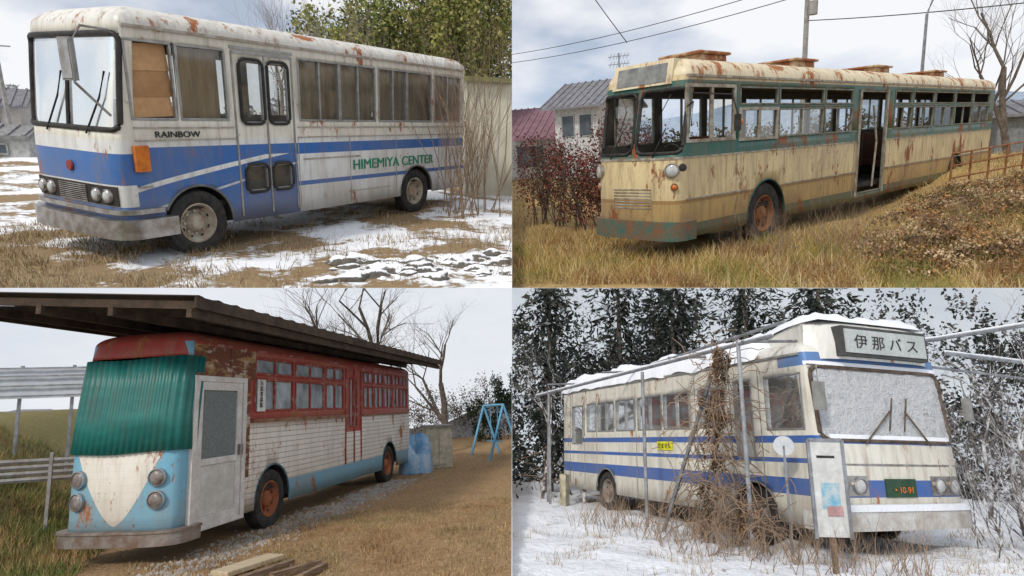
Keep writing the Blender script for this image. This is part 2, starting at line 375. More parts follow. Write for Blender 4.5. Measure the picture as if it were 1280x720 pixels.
for (a,b,z0,z1) in ((1.8,2.2,1.76,2.64),(2.28,2.66,1.76,2.64),(1.8,2.2,.78,1.18),(2.28,2.66,.78,1.18)):
    pts=[]
    for cx,cz,t0 in ((b-.1,z1-.1,0),(a+.1,z1-.1,90),(a+.1,z0+.1,180),(b-.1,z0+.1,270)):
        for i in range(6): t=math.radians(t0+18*i); pts.append((cx+.1*math.cos(t),-.022,cz+.1*math.sin(t)))
    m.tube(pts,.024,1,6,closed=True)
B1.mk('folding_door',m,[alu,blackrub])
m=MB(); m.box((.25,-.04,2.86),(7.45,.0,2.895)); m.box((.25,-.025,1.7),(1.66,0,1.72)); m.box((2.8,-.025,1.7),(7.5,0,1.72)); m.box((.25,-.025,1.55),(1.68,0,1.565)); m.box((2.8,-.025,1.55),(7.5,0,1.565))
for u in (2.8,3.95,5.2,6.6): m.box((u,-.016,.42),(u+.012,.0,1.55),0)
m.box((2.9,-.02,1.2),(4.2,0,1.225)); m.box((3.9,-.018,.6),(5.0,0,.615)); 
B1.mk('rain_gutter_and_trims',m,[simple('trim_metal',(.5,.48,.44),(.3,.22,.16),7,.5)])
m=MB(); B1.patch(m,.06,.94,1.68,2.78,-.02,0)
B1.mk('windscreen_glass',m,[glass('windscreen_glass',dirt=.35,trans=.8,dcol=(.6,.62,.62))],smooth=60)
m=MB(); B1.rrect(m,.06,.94,1.68,2.78,.005,.1,.035); P=[B1.F(.5*B1.A,z,.0) for z in (1.68,2,2.78)]; m.tube(P,.02)
for a in (.3,.7): m.tube([B1.F(a*B1.A,1.62,.03),B1.F((a-.12)*B1.A,2.05,.02),B1.F((a-.16)*B1.A,2.35,.02)],.012)
B1.mk('windscreen_rubber_and_wipers',m,[blackrub],smooth=60)
m=MB(); B1.patch(m,-.18,1.15,.36,.6,.13,0,40,.14); B1.patch(m,-.12,1.12,.66,.72,.07,0,40,.08)
B1.mk('front_bumper',m,[chrome],smooth=50)
m=MB(); B1.patch(m,.1,.9,.76,1.0,.025,0,20,.03)
for a in (.17,.27,.73,.83): B1.lamp(m,a,.88,.075,.02,(1,2),.03)
for i in range(9): B1.patch(m,.36,.64,.77+i*.025,.78+i*.025,.04,1,8,.02)
p=B1.F(.5*B1.A,1.2,.02); m.lathe(p,(-1,0,0),[(.07,0),(.06,.02),(.001,.025)],3,20)
B1.mk('grille_and_headlamps',m,[darkint,chrome,lens,simple('red_badge',(.35,.06,.05))],smooth=50)
m=MB(); m.box((.2,-.075,1.18),(.38,-.01,1.5),0); m.box((.22,-.05,.98),(.4,-.01,1.0),1)
B1.mk('turn_signal',m,[amber,chrome],bevel=.02)
m=MB(); m.tube([(.1,-.02,2.8),(-.25,-.12,2.8),(-.4,-.16,2.6),(-.4,-.16,2.2),(.0,-.03,1.85)],.016,0)
m.box((-.46,-.28,2.22),(-.41,-.04,2.66),1); m.box((-.468,-.26,2.24),(-.462,-.06,2.64),0)
B1.mk('wing_mirror',m,[chrome,simple('mirror_back',(.33,.33,.32))],bevel=.015)
green=simple('green_lettering',(.01,.2,.1),(.02,.26,.15),5,.6,0,0)
text('HIMEMIYA CENTER','side_lettering',B1.root,1,Matrix.Translation((4.0,-.024,.98))@RX,.25,green,.006,sx=1.12)
text('RAINBOW','badge_lettering',B1.root,1,Matrix.Translation((.5,-.024,1.59))@RX,.11,blackrub,.006,sx=1.2)
text('自\n家\n用','door_lettering',B1.root,1,Matrix.Translation((2.4,.01,2.4))@RX,.13,simple('white_lettering',(.75,.75,.75),None,5,.6,0,0))
# ======================================================================= PANEL 2 BUS (green & cream wreck)
L2,W2=16.36,1.637; ORG2=(-1.315,9.68); YAW2=61.34
B2=Bus('wrecked_green_cream_bus',2,ORG2,YAW2,L2,W2,1,.38,2.88,3.2,.26,.4,4,.16)
B2.wins=[('N',.3,1.62,1.88,2.72)]
sw=[(1.78,3.02),(3.08,4.8),(4.86,6.1),(8.35,9.4),(9.5,10.9),(11.0,12.45),(12.55,14.0),(14.1,15.6)]
for a,b in sw: B2.wins+=[('N',a,b,2.42,2.72),('N',a,b,1.85,2.36)]
B2.wins+=[('N',6.5,7.9,.5,2.7)]
for a,b in [(.5,1.6)]+[(i,i+1.3) for i in np.arange(1.8,15,1.45)]: B2.wins.append(('R',float(a),float(min(b,L2-.45)),1.85,2.7))
B2.wins+=[('F',.05,.48,1.72,2.68),('F',.52,.95,1.72,2.68)]
B2.arch=[(2.75,.66,.46),(13.0,.6,.46)]
n=NT('bus_paint_green_cream')
crm=(.68,.55,.31); grn=(.018,.12,.1)
c=n.mix(n.band(n.Z,1.64,2.8),crm,grn)
c=n.mix(n.lt(n.Z,.98),c,(.5,.34,.13)); c=n.mix(n.band(n.Z,.93,.99),c,(.36,.21,.07))
c=n.mix(n.lt(n.Z,.6),c,(.04,.11,.08))
c,r,h=grime(n,c,.85,.38,rustcol=(.16,.055,.022),grm=(.17,.12,.07)); p2=n.done(c,r,0,h,.35)
n=NT('bus_roof_cream_rusty'); c,r,h=grime(n,(.72,.62,.42),.5,.5); p2r=n.done(c,r,0,h,.3)
B2.body([p2,p2r],(1.64,2.8,1.0,.6))
frm2=simple('pale_window_frame',(.45,.43,.36),(.2,.14,.09),7,.5,.2)
B2.sidewin(simple('green_grey_frame',(.24,.26,.22),(.12,.09,.06),6,.6),glass('broken_glass',dirt=.15,trans=.9),.03,bars=True,skip_glass=(0,1,3,5,6,7,8,9,10,11,13,14,15,17,19,21,22,24,26,27),gap=1.0)
B2.wheels(.56,(2.75,13.0),rustm,.5); B2.archlip(simple('green_lip',(.03,.1,.08)))
m=MB()
for u in np.arange(1.9,15,1.0):
    if 6.2<u<8: continue
    for y in (.22,W2-.62): m.box((u,y,.95),(u+.45,y+.4,1.08)); m.box((u+.36,y,1.08),(u+.46,y+.4,1.76)); m.box((u+.1,y+.05,.7),(u+.3,y+.3,.95),1)
m.tube([(.7,.5,1.5),(.6,.5,1.35),(.45,.5,.9)],.025,1); m.tube([(.62,.5+.2*math.cos(t),1.65+.2*math.sin(t)) for t in np.linspace(0,6.1,16)],.018,1,6,closed=True)
m.tube([(7.2,.4,.7),(7.2,.4,2.7)],.02,1); m.tube([(1.7,.5,.7),(1.7,.5,2.7)],.02,1); m.box((1.05,.35,.95),(1.5,.85,1.1)); m.box((1.45,.35,1.1),(1.55,.85,1.95))
B2.mk('seats_and_steering_wheel',m,[simple('old_seat',(.18,.05,.03),(.1,.08,.06),5,.9),darkint],bevel=.02)
m=MB()
for a,b in ((.05,.48),(.52,.95)): B2.rrect(m,a,b,1.72,2.68,.004,.14,.03)
for a,k in ((.3,-.1),(.75,-.12)): m.tube([B2.F(a*B2.A,1.66,.03),B2.F((a+k)*B2.A,2.1,.03)],.01)
m.tube([B2.F(.2*B2.A,2.6,.0),B2.F(.27*B2.A,2.3,.02),B2.F(.24*B2.A,2.0,.01)],.008); m.tube([B2.F(.7*B2.A,2.65,.0),B2.F(.62*B2.A,2.4,.02),B2.F(.66*B2.A,2.1,.03)],.008)
B2.mk('windscreen_rubber',m,[blackrub],smooth=60)
m=MB(); m.box((.3,-.04,2.84),(L2-.4,.0,2.875)); m.box((.3,-.025,1.625),(6.45,0,1.65)); m.box((7.95,-.025,1.625),(L2-.4,0,1.65)); m.box((.3,-.022,.98),(2.1,0,1.005)); m.box((3.4,-.022,.98),(6.45,0,1.005)); m.box((7.95,-.022,.98),(L2-.4,0,1.005))
for u in (1.7,4.83,6.3,8.2,10.95,14.05): m.box((u,-.016,.45),(u+.014,.0,1.62),0)
m.box((6.45,-.03,.45),(6.52,.02,2.72)); m.box((7.88,-.03,.45),(7.95,.02,2.72)); m.box((6.95,.25,.6),(6.98,.32,2.5)); m.tube([(7.5,.05,.6),(7.6,.05,1.6),(7.5,.12,2.4)],.022)
# driver window pale frame
for (a,b,c_,d_) in ((.28,1.64,1.86,2.74),(1.76,3.04,1.83,2.38)):
    m.box((a,-.032,c_),(b,-.0,c_+.05)); m.box((a,-.032,d_-.05),(b,0,d_)); m.box((a,-.032,c_+.05),(a+.06,0,d_-.05)); m.box((b-.06,-.032,c_+.05),(b,0,d_-.05)); m.box(((a+b)/2-.03,-.03,c_+.05),((a+b)/2+.03,0,d_-.05))
B2.mk('trims_and_door_posts',m,[frm2])
m=MB()
for (u,w0) in ((1.3,.45),(4.4,.4),(8.2,.4),(12,.4)):
    m.box((u,w0,3.0),(u+.8,w0+.75,3.28),0); m.box((u-.06,w0-.06,3.28),(u+.86,w0+.81,3.33),0)
B2.mk('roof_ventilators',m,[simple('rusty_vent',(.5,.36,.22),(.28,.09,.035),4,.85,lo=.42,hi=.55)],bevel=.03)
m=MB(); B2.patch(m,.2,.8,2.76,3.14,.05,0,16,.3); B2.patch(m,.25,.75,2.8,3.08,.06,1,12,.02); B2.mk('destination_sign_box',m,[p2r,simple('sign_dark',(.12,.13,.13),(.3,.3,.28),3,.4)],smooth=50)
m=MB(); B2.patch(m,-.1,1.1,.36,.66,.1,0,40,.12)
for a in (.12,.88): B2.lamp(m,a,1.46,.1,.0,(1,2),.05)
for a in (.1,.9): B2.lamp(m,a,1.2,.05,.0,(1,3),.03)
for i in range(7): B2.patch(m,.3,.7,.85+i*.05,.87+i*.05,.02,1,10,.02)
B2.patch(m,.0,1.0,1.62,1.66,.02,1,30,.02)
B2.mk('bumper_and_headlamps',m,[simple('green_bumper',(.06,.15,.12),(.24,.1,.05),4,.7),frm2,lens,amber],smooth=50)
m=MB(); m.tube([(.3,-.02,2.4),(.05,-.3,2.45),(-.05,-.34,2.1)],.012); m.lathe((.1,-.1,1.5),(-1,0,0),[(.06,0),(.06,.03),(.001,.04)],0)
m.tube([(.45,-.02,2.6),(1.0,-.35,2.55),(1.1,-.4,2.2)],.012); m.box((1.06,-.45,2.0),(1.1,-.35,2.25),0); m.lathe((1.7,-.03,2.15),(0,-1,0),[(.06,0),(.06,.06),(.001,.08)],1)
B2.mk('mirror_arms_and_marker',m,[blackrub,amber])
# ======================================================================= PANEL 3 BUS (red / white clapboard / light blue)
B3=Bus('old_red_white_bus_dwelling',3,(-.98,9.3),59.74,10.36,1.57,1,.36,2.9,3.1,.26,.3,4,.12)
DA,DB=.32,1.5
B3.wins=[('N',DA,DB,.36,2.36)]
for a,b in ((1.85,3.15),(3.22,4.45),(4.52,5.42),(6.6,7.25),(7.32,7.95),(8.02,8.65),(8.72,9.3),(9.37,9.95)): B3.wins+=[('N',a,b,2.5,2.78),('N',a,b,1.9,2.44)]
B3.wins+=[('N',5.75,6.2,1.5,2.6),('R',1,5,1.9,2.7),('R',5.3,9.5,1.9,2.7),('F',.1,.9,1.9,2.7)]
B3.arch=[(2.5,.56,.46),(8.4,.56,.46)]
n=NT('bus_paint_red_white')
red=(.34,.045,.03); wh=(.76,.72,.65); lb=(.15,.4,.55)
lap=n.math('FRACT',n.math('MULTIPLY',n.Z,11.)); lapl=n.lt(lap,.12)
side=n.mix(lapl,wh,(.3,.25,.21))
c=n.mix(n.gt(n.Z,1.74),side,red)
c=n.mix(n.AND(n.gt(n.X,5.5),n.AND(n.lt(n.X,6.45),n.gt(n.Z,1.4))),c,red)
c=n.mix(n.AND(n.lt(n.Z,.72),n.gt(n.X,3.0)),c,lb)
c=n.mix(n.lt(n.X,.34),c,lb)
yc=n.math('ABSOLUTE',n.math('SUBTRACT',n.Y,.8))
vv=n.math('ADD',.5,n.math('MULTIPLY',n.math('POWER',yc,1.5),1.9))
fc=n.mix(n.AND(n.gt(n.Z,vv),n.lt(n.Z,1.6)),lb,wh); fc=n.mix(n.gt(n.Z,1.75),fc,red)
c=n.mix(n.lt(n.X,.25),c,fc)
c,r,h=grime(n,c,.5,.28,run=.0,grm=(.26,.2,.14)); p3=n.done(c,r,0,n.math('ADD',h,n.math('MULTIPLY',lapl,-.6)),.4)
n=NT('bus_roof_red'); c,r,h=grime(n,(.34,.05,.04),.5,.4); p3r=n.done(c,r,0,h,.3)
B3.body([p3,p3r],(1.74,.62))
redf=simple('red_window_frame',(.3,.05,.035),(.45,.36,.3),6,.6,lo=.5,hi=.75)
B3.sidewin(redf,glass('pale_window_glass',dirt=.55,trans=.5,dcol=(.5,.56,.6)),.035,bars='mid',skip_glass=(0,))
B3.wheels(.48,(2.5,8.4),simple('rusty_rim',(.4,.14,.06),(.24,.08,.04),7,.85),.46); B3.archlip(simple('blue_lip',(.1,.2,.25)))
m=MB(); a,b=DA,DB
m.box((a-.05,-.07,.32),(a+.04,.03,2.42)); m.box((b-.04,-.07,.32),(b+.05,.03,2.42)); m.box((a+.04,-.07,2.34),(b-.04,.03,2.42)); m.box((a+.04,-.07,.32),(b-.04,.03,.38))
a+=.05;b-=.05
m.box((a,-.05,.38),(a+.12,.0,2.34)); m.box((b-.12,-.05,.38),(b,.0,2.34)); m.box((a+.12,-.05,1.18),(b-.12,0,1.27)); m.box((a+.12,-.05,2.22),(b-.12,0,2.34)); m.box((a+.12,-.05,.38),(b-.12,0,.5))
m.box((a+.12,-.03,.5),(b-.12,-.005,1.18),1); m.box((a+.12,-.025,1.27),(b-.12,-.01,2.22),2); m.box((b-.1,-.11,1.26),(b-.03,-.05,1.42),3)
B3.mk('aluminium_door',m,[simple('door_alu_white',(.72,.7,.67),(.55,.52,.48),5,.5),simple('door_panel',(.64,.63,.6),(.52,.5,.46),3,.5),simple('frosted_glass',(.14,.16,.16),(.22,.24,.24),30,.3,0,.3),chrome],bevel=.006)
n=NT('peeling_wood'); f=n.noise(1.5,(1,1,3),4,.7); g_=n.noise(5,(1,1,6),4); c=n.mix(n.rng(f,.42,.5),(.42,.26,.12),(.17,.06,.035)); c=n.mix(n.rng(n.noise(3,(1,1,2),4,.7,(5,5,5)),.56,.6),c,(.5,.42,.32)); c=n.mix(n.rng(g_,.4,.7,0,.5),c,(.1,.06,.04)); pw=n.done(c,.9,0,g_,.6)
m=MB(); m.box((.3,-.04,2.44),(1.1,.0,2.88),0); m.box((1.115,-.046,2.44),(1.8,.0,2.88),0)
m.box((1.58,-.05,.9),(1.68,-.01,2.44),0); m.box((.28,-.06,2.42),(1.82,-.04,2.46),0)
B3.mk('weathered_plywood',m,[pw])
m=MB(); NN=90; A0,A1=-.06*B3.A,1.02*B3.A
P=[[B3.F(A0+(A1-A0)*i/NN,z+.015*math.sin(i*.09),.05+.012*math.sin(i*2*math.pi/4)) for i in range(NN+1)] for z in (1.42,1.9,2.3,2.68)]
m.grid(P)
n=NT('green_sheet'); f=n.noise(1.2,(1,1,2.5),4); c=n.mix(n.rng(f,.35,.65),(.008,.11,.1),(.018,.17,.15)); c=n.mix(n.rng(n.noise(2.,(5,5,.5),4),.5,.7,0,.5),c,(.06,.1,.08)); gsh=n.done(c,.45,0,f,.2)
B3.mk('green_corrugated_sheet',m,[gsh],smooth=60,solid=.006)
m=MB(); B3.patch(m,-.1,1.08,.26,.42,.12,0,40,.1); B3.patch(m,-.1,1.08,.42,.45,.14,0,40,.12)
for a in (.2,.8):
    for z in (.82,1.1): B3.lamp(m,a,z,.1,.0,(1,2),.05)
B3.mk('bumper_and_headlamps',m,[simple('rusty_bumper',(.36,.33,.3),(.22,.13,.09),4,.45,.5),simple('lamp_bezel',(.2,.36,.45),(.3,.2,.15),6,.5),simple('dull_red_lens',(.12,.07,.06),(.3,.28,.26),5,.3)],smooth=50)
m=MB(); m.box((1.7,-.12,1.72),(5.45,.0,1.78),0); m.box((6.5,-.05,1.72),(9.95,.0,1.76),0)
m.box((.3,-.05,2.86),(10,.0,2.895),1)
for u in (5.52,6.0,6.42): m.box((u-.02,-.03,.72),(u+.02,.0,2.8),1)
m.box((1.9,-.035,1.9),(2.15,-.025,2.42),2)
B3.mk('ledge_gutter_and_notice',m,[simple('ledge_wood',(.3,.2,.13),(.2,.07,.04),5,.8),redf,simple('white_notice',(.75,.74,.7))])
text('入\n居\n者\n募\n集','notice_lettering',B3.root,3,Matrix.Translation((1.97,-.04,2.33))@RX,.09,blackrub)
E=empty('shelter_roof',3,(-.98,9.3,0),59.74)
def zr(w_): return 3.12+.09*(w_+.9)
m=MB(); N=150
m.grid([[(-.95+12.0*i/N,w_,zr(w_)+.14+.02*math.sin(i*1.3)) for i in range(N+1)] for w_ in (-.85,0,1.2,2.3,3.0)],0)
obj('corrugated_roof_sheets',m,3,[simple('dark_roof_sheet',(.06,.05,.048),(.12,.08,.06),3,.7,.2)],parent=E,smooth=60,solid=.008)
m=MB()
for i in range(15): u=-.85+i*.82; m.beam((u,-.8,zr(-.8)+.04),(u,2.95,zr(2.95)+.04),.05,.1)
for w_ in (-.75,.3,1.3,2.3,2.9): m.beam((-.9,w_,zr(w_)-.06),(10.9,w_,zr(w_)-.06),.07,.11)
m.beam((-.93,-.85,zr(-.85)+.07),(11,-.85,zr(-.85)+.07),.03,.14)
for u in (-.5,5,10.0): m.beam((u,2.6,0),(u,2.6,zr(2.6)-.1),.12,.12)
obj('rafters_and_posts',m,3,[simple('dark_timber',(.04,.028,.02),(.09,.06,.04),4,.9,0,.4)],parent=E)
# ======================================================================= PANEL 4 BUS (white & blue, snow covered)
B4=Bus('snow_covered_white_blue_bus',4,(.73,10.03),131.74,9.16,2.72,-1,.38,2.9,3.16,.24,.2,5,.08)
z1,z2=1.8,2.52
B4.wins=[('N',.3,1.1,1.74,2.6),('N',1.4,1.85,1.3,2.6),('N',2.1,2.85,z1,z2),('N',3.15,4.05,z1,z2),('N',4.12,5.08,z1,z2),('N',5.2,6.05,z1,z2),('N',6.15,7.0,z1,z2),('N',7.08,7.6,z1,z2),('N',7.85,8.5,1.5,2.5),
 ('R',.6,3,z1,z2),('R',3.3,6,z1,z2),('R',6.2,8.6,z1,z2),('F',.06,.94,1.6,2.68)]
B4.arch=[(1.5,.52,.42),(6.6,.52,.42)]
n=NT('bus_paint_white_blue')
wh4=(.7,.68,.6); bl4=(.03,.12,.4)
c=n.mix(n.band(n.Z,1.55,1.66),wh4,bl4); c=n.mix(n.band(n.Z,1.26,1.33),c,bl4); c=n.mix(n.band(n.Z,.8,1.04),c,bl4)
c=n.mix(n.AND(n.lt(n.X,.28),n.band(n.Z,1.18,1.5)),c,wh4)
c=n.mix(n.AND(n.lt(n.X,.75),n.gt(n.Z,2.7)),c,(.08,.2,.45))
c,r,h=grime(n,c,.6,.16); p4=n.done(c,r,0,h,.25)
n=NT('bus_roof_white'); c,r,h=grime(n,(.72,.72,.68),.4,.15); p4r=n.done(c,r,0,h,.2)
B4.body([p4,p4r])
B4.sidewin(alu,glass('dirty_glass_dark',dirt=.22,trans=.5,dcol=(.33,.35,.35)),.03)
B4.wheels(.45,(1.5,6.6),simple('grey_rim',(.3,.29,.27),(.2,.12,.08),6,.6),.42); B4.archlip(simple('grey_lip4',(.3,.3,.28)))
m=MB()
for (a,b) in ((3.15,5.08),(5.2,7.0)):
    N=int((b-a)*50); m.grid([[(a+(b-a)*i/N,.1+.03*math.sin(i*.6+math.sin(i*.2)),z) for i in range(N+1)] for z in (2.05,2.52)],0)
B4.mk('curtains',m,[simple('grey_curtain',(.3,.3,.28),(.2,.19,.17),4,.9)],smooth=60)
n=NT('snow'); f=n.noise(2.5,(1,1,1),5,.6); f2=n.noise(30,(1,1,1),4,.7)
snow=n.done(n.mix(f,(.88,.9,.94),(.77,.8,.86)),.75,0,n.math('ADD',f,n.math('MULTIPLY',f2,.25)),.5,.05,.3)
n=NT('windscreen_snow'); f=n.noise(9,(1,1,1.3),8,.8); g_=n.noise(1.5,(1,1,1),3); c=n.mix(n.rng(n.math('ADD',f,n.math('MULTIPLY',g_,.5)),.8,1.0),(.84,.86,.89),(.42,.44,.46)); wsnow=n.done(c,.8,0,f,1.,.1)
m=MB(); P=[[B4.F((.06+.88*i/70)*B4.A,1.6+1.08*j/46,-.008+.03*max(0,mn.fractal((i*.16,j*.16,3),1,2,4)+.1)) for i in range(71)] for j in range(47)]
m.grid(P); B4.mk('windscreen_glass_snowed',m,[wsnow],smooth=60)
m=MB(); B4.rrect(m,.06,.94,1.6,2.68,.006,.14,.035)
for a,b in ((.3,.5),(.74,.6)): m.tube([B4.F(a*B4.A,1.55,.05),B4.F(b*B4.A,2.05,.06)],.014); m.tube([B4.F((b-.03)*B4.A,1.75,.06),B4.F((b+.03)*B4.A,2.25,.06)],.012)
B4.mk('windscreen_rubber_and_wipers',m,[simple('brown_rubber',(.08,.055,.04),(.16,.12,.09),6,.8)],smooth=60)
m=MB(); AA=B4.A
P=[]
for z,sc_,uu in ((2.8,1,.0),(3.05,.98,.0),(3.34,.93,.04),(3.42,.86,.2)):
    P.append([(uu+.25*abs(q)**5*1.2,2.72/2+q*2.72/2*sc_*.94,z) for q in np.linspace(-1,1,25)])
P.append([(1.1,2.72/2+q*2.72/2*.8,3.3) for q in np.linspace(-1,1,25)]); P.append([(1.9,2.72/2+q*2.72/2*.7,3.1) for q in np.linspace(-1,1,25)])
m.grid(P,0)
for e in (0,24): m.grid([[r[e] for r in P],[(r[e][0]+.0,r[e][1]+(.03 if e==0 else -.03),2.84) for r in P]],0)
m.box((-.08,.48,2.84),(.1,2.24,3.3),1); m.box((-.1,.53,2.89),(-.075,2.19,3.25),2)
B4.mk('roof_fairing_sign_box',m,[p4r,simple('sign_frame',(.08,.08,.08)),simple('sign_panel_grey',(.5,.53,.52),(.42,.45,.44),3,.4)],smooth=40)
RF=Matrix.Rotation(-math.pi/2,4,'Z')@RX
text('伊 那 バ ス','destination_lettering',B4.root,4,Matrix.Translation((-.105,-1.36,2.98))@RF,.23,blackrub,align='CENTER',sx=1.2)
m=MB(); B4.patch(m,-.05,1.05,.36,.62,.12,0,40,.14)
for a in (.13,.235,.765,.87): B4.lamp(m,a,.96,.1,.02,(1,2),.03)
for a0,a1 in ((.075,.29),(.71,.925)): B4.patch(m,a0,a1,.82,1.1,.02,1,8,.03)
B4.patch(m,.4,.6,.8,1.06,.03,3,6,.02); B4.patch(m,.08,.92,1.24,1.27,.015,1,10,.01)
for a in (.05,.95): B4.lamp(m,a,1.25,.055,0,(1,4),.03)
B4.mk('bumper_headlamps_plate',m,[simple('white_bumper',(.6,.6,.58),(.4,.35,.3),4,.6),chrome,lens,simple('green_plate',(.02,.06,.035),(.04,.09,.05),5,.5),amber],smooth=50)
text('・10-91','plate_lettering',B4.root,4,Matrix.Translation((-.06,-1.36,.86))@RF,.13,amber,align='CENTER')
m=MB(); m.box((.3,-.04,2.86),(9,.0,2.895))
for u in (1.22,1.95,2.95,5.14,7.04,7.72,8.6): m.box((u,-.018,.5),(u+.014,.0,2.75))
m.tube([(.15,-.02,2.7),(-.15,-.15,2.65),(-.18,-.18,2.3)],.015); m.box((-.2,-.28,2.0),(-.16,-.08,2.4))
m.tube([(.1,2.74,2.7),(-.1,2.86,2.6),(-.12,2.88,2.3)],.015); m.box((-.14,2.8,1.95),(-.1,2.98,2.3))
B4.mk('gutter_seams_and_mirrors',m,[simple('seam_grey',(.3,.3,.28))])
m=MB(); m.box((3.75,-.03,1.4),(4.3,-.02,1.57)); B4.mk('yellow_notice',m,[simple('yellow_sheet',(.8,.8,.03),(.7,.65,.03),4,.7)])
text('けません','notice_lettering',B4.root,4,Matrix.Translation((4.27,.035,1.44))@Matrix.Rotation(math.pi,4,'Z')@RX,.12,blackrub)
m=MB(); P=[]
for i in range(110):
    u=1.2+i*(9.14-1.2)/109; row=[]
    for j in range(25):
        q=j/24; w_=-.06+q*2.84; e=max(0,1-abs(2*q-1)**6); ee=min(1,(i+.3)/3,(109.3-i)/2)
        lump=.26+.13*mn.noise((u*1.4,w_*1.5,2))+.05*mn.noise((u*5,w_*5,8))
        row.append((u,w_+(.02*mn.noise((u*3,q*4,1)) if 0<j<24 else .05*mn.noise((u*2.5,j,7))),2.9+.18*e**.5+lump*ee*(1 if 1<j<23 else (.7 if j in(1,23) else -.05+.25*mn.noise((u*1.9,j*3.1,4))))))
    P.append(row)
m.grid(P)
P=[[(.08+i*.13,.22+j*.094,3.4+(.13+.05*mn.noise((i*.6,j*.4,3)) if 0<j<24 and 0<i<13 else 0)-.045*max(0,i*.5-1)**2*.25) for j in range(25)] for i in range(14)]
m.grid(P); B4.patch(m,.02,.98,.62,.71,.14,0,30,.12); B4.patch(m,.04,.96,2.7,2.76,.03,0,30,.04); B4.patch(m,.1,.9,1.6,1.68,.03,0,30,.03)
B4.mk('roof_snow',m,[snow],smooth=70)
# ---------------------------------------------------------------- terrain helpers
def ground(name,pan,hf,X0,X1,Y0,Y1,nx,ny,mat):
    m=MB(); P=[]
    for j in range(ny+1):
        t=j/ny; y=Y0+(Y1-Y0)*t**1.8
        P.append([(X0+(X1-X0)*i/nx,y,hf(X0+(X1-X0)*i/nx,y)) for i in range(nx+1)])
    m.grid(P); return obj(name,m,pan,[mat],smooth=80)
def blades(name,pan,pts,hf,h,wd,mats,lean=.5,parent=None,mi=None):
    n=len(pts); X=pts[:,0];Y=pts[:,1]; Z=np.array([hf(a,b) for a,b in pts])
    clump=np.array([.55+.9*abs(mn.noise((a*1.7,b*1.7,5))) for a,b in pts])
    hh=h*(.4+RNG.random(n)*.9)*clump*1.3; an=RNG.random(n)*6.28; ln=(RNG.random(n))*lean*hh; la=RNG.random(n)*6.28
    V=np.zeros((n,3,3)); dx=np.cos(an)*wd;dy=np.sin(an)*wd
    V[:,0]=np.stack([X-dx,Y-dy,Z-.02],1);V[:,1]=np.stack([X+dx,Y+dy,Z-.02],1);V[:,2]=np.stack([X+np.cos(la)*ln,Y+np.sin(la)*ln,Z+hh],1)
    tone=np.array([mn.noise((a*.9,b*.9,11)) for a,b in pts]); k=len(mats)
    ids=np.clip(((tone+.5)*k+RNG.normal(size=n)*.9),0,k-1).astype(int)
    m=MB(); m.raw(V.reshape(-1,3),np.arange(n*3).reshape(-1,3),ids); return obj(name,m,pan,mats,parent=parent)
def rnd(n,x0,x1,y0,y1): return np.stack([RNG.uniform(x0,x1,n),RNG.uniform(y0,y1,n)],1)
def leaves(m,C,R,n,size,nm,flat=1.,m0=0):
    C=np.array(C,float);R=np.array(R,float)
    k=max(3,n//60); d=RNG.normal(size=(k,3)); d/=np.linalg.norm(d,axis=1)[:,None]; cl=C+d*R*(RNG.random((k,1))**.45)
    shade=RNG.integers(0,nm,k); idx=RNG.integers(0,k,n)
    P=cl[idx]+RNG.normal(size=(n,3))*R*.16
    a=RNG.normal(size=(n,3)); a/=np.linalg.norm(a,axis=1)[:,None]; b=RNG.normal(size=(n,3)); b-=a*(a*b).sum(1)[:,None]; b/=np.linalg.norm(b,axis=1)[:,None]
    s_=size*(.6+RNG.random((n,1))*.8); b=b*s_*.55*flat;a=a*s_
    V=np.stack([P-a,P+b,P+a,P-b],1).reshape(-1,3)
    mi=np.where(RNG.random(n)<.7,shade[idx],RNG.integers(0,nm,n))+m0
    m.raw(V,np.arange(n*4).reshape(-1,4),mi)
def branch(m,p,d,l,r,dep,rs,k=5,spread=.75,up=.12,mi=0,nchild=3,droop=0):
    pts=[Vector(p)];rr=[r];d=Vector(d).normalized(); seg=3
    for i in range(seg):
        d=(d+Vector((rs.uniform(-1,1),rs.uniform(-1,1),rs.uniform(-1,1)))*.16+Vector((0,0,up-droop))*.6).normalized()
        pts.append(pts[-1]+d*l/seg); rr.append(r*(1-.38*(i+1)/seg))
    m.tube(pts,rr,mi,max(3,k))
    if dep<=0: return
    for c in range(nchild):
        i=rs.choice((1,2,3,3)); q=pts[i]
        dd=(d+Vector((rs.uniform(-1,1),rs.uniform(-1,1),rs.uniform(-.6,1)))*spread).normalized()
        branch(m,q,dd,l*rs.uniform(.6,.85),rr[i]*rs.uniform(.5,.72),dep-1,rs,k-1,spread,up,mi,nchild,droop)
def baretree(name,pan,base,h,r,dep,seed,mats,spread=.75,lean=(0,0,1),nchild=3,up=.12,droop=0):
    m=MB(); branch(m,base,lean,h,r,dep,random.Random(seed),7,spread,up,0,nchild,droop); return obj(name,m,pan,mats,smooth=60)
bark=simple('bark',(.1,.075,.06),(.2,.17,.14),8,.9,0,.6)
twigm=leafm('dry_twigs',(.3,.21,.14),(.2,.14,.1))
fbm=lambda x,y,s=1,o=0: mn.fractal((x*s,y*s,o),1,2,4)
sm=lambda a,b,x: max(0,min(1,(x-a)/(b-a)))**2*(3-2*max(0,min(1,(x-a)/(b-a))))
def inbus(p,B,org,yaw):
    t=math.radians(yaw); dx=p[:,0]-org[0];dy=p[:,1]-org[1]; u=dx*math.cos(t)+dy*math.sin(t); v=-dx*math.sin(t)+dy*math.cos(t)
    if B.flip: v=-v
    return (u>.1)&(u<B.L-.1)&(v>.05)&(v<B.W-.05)
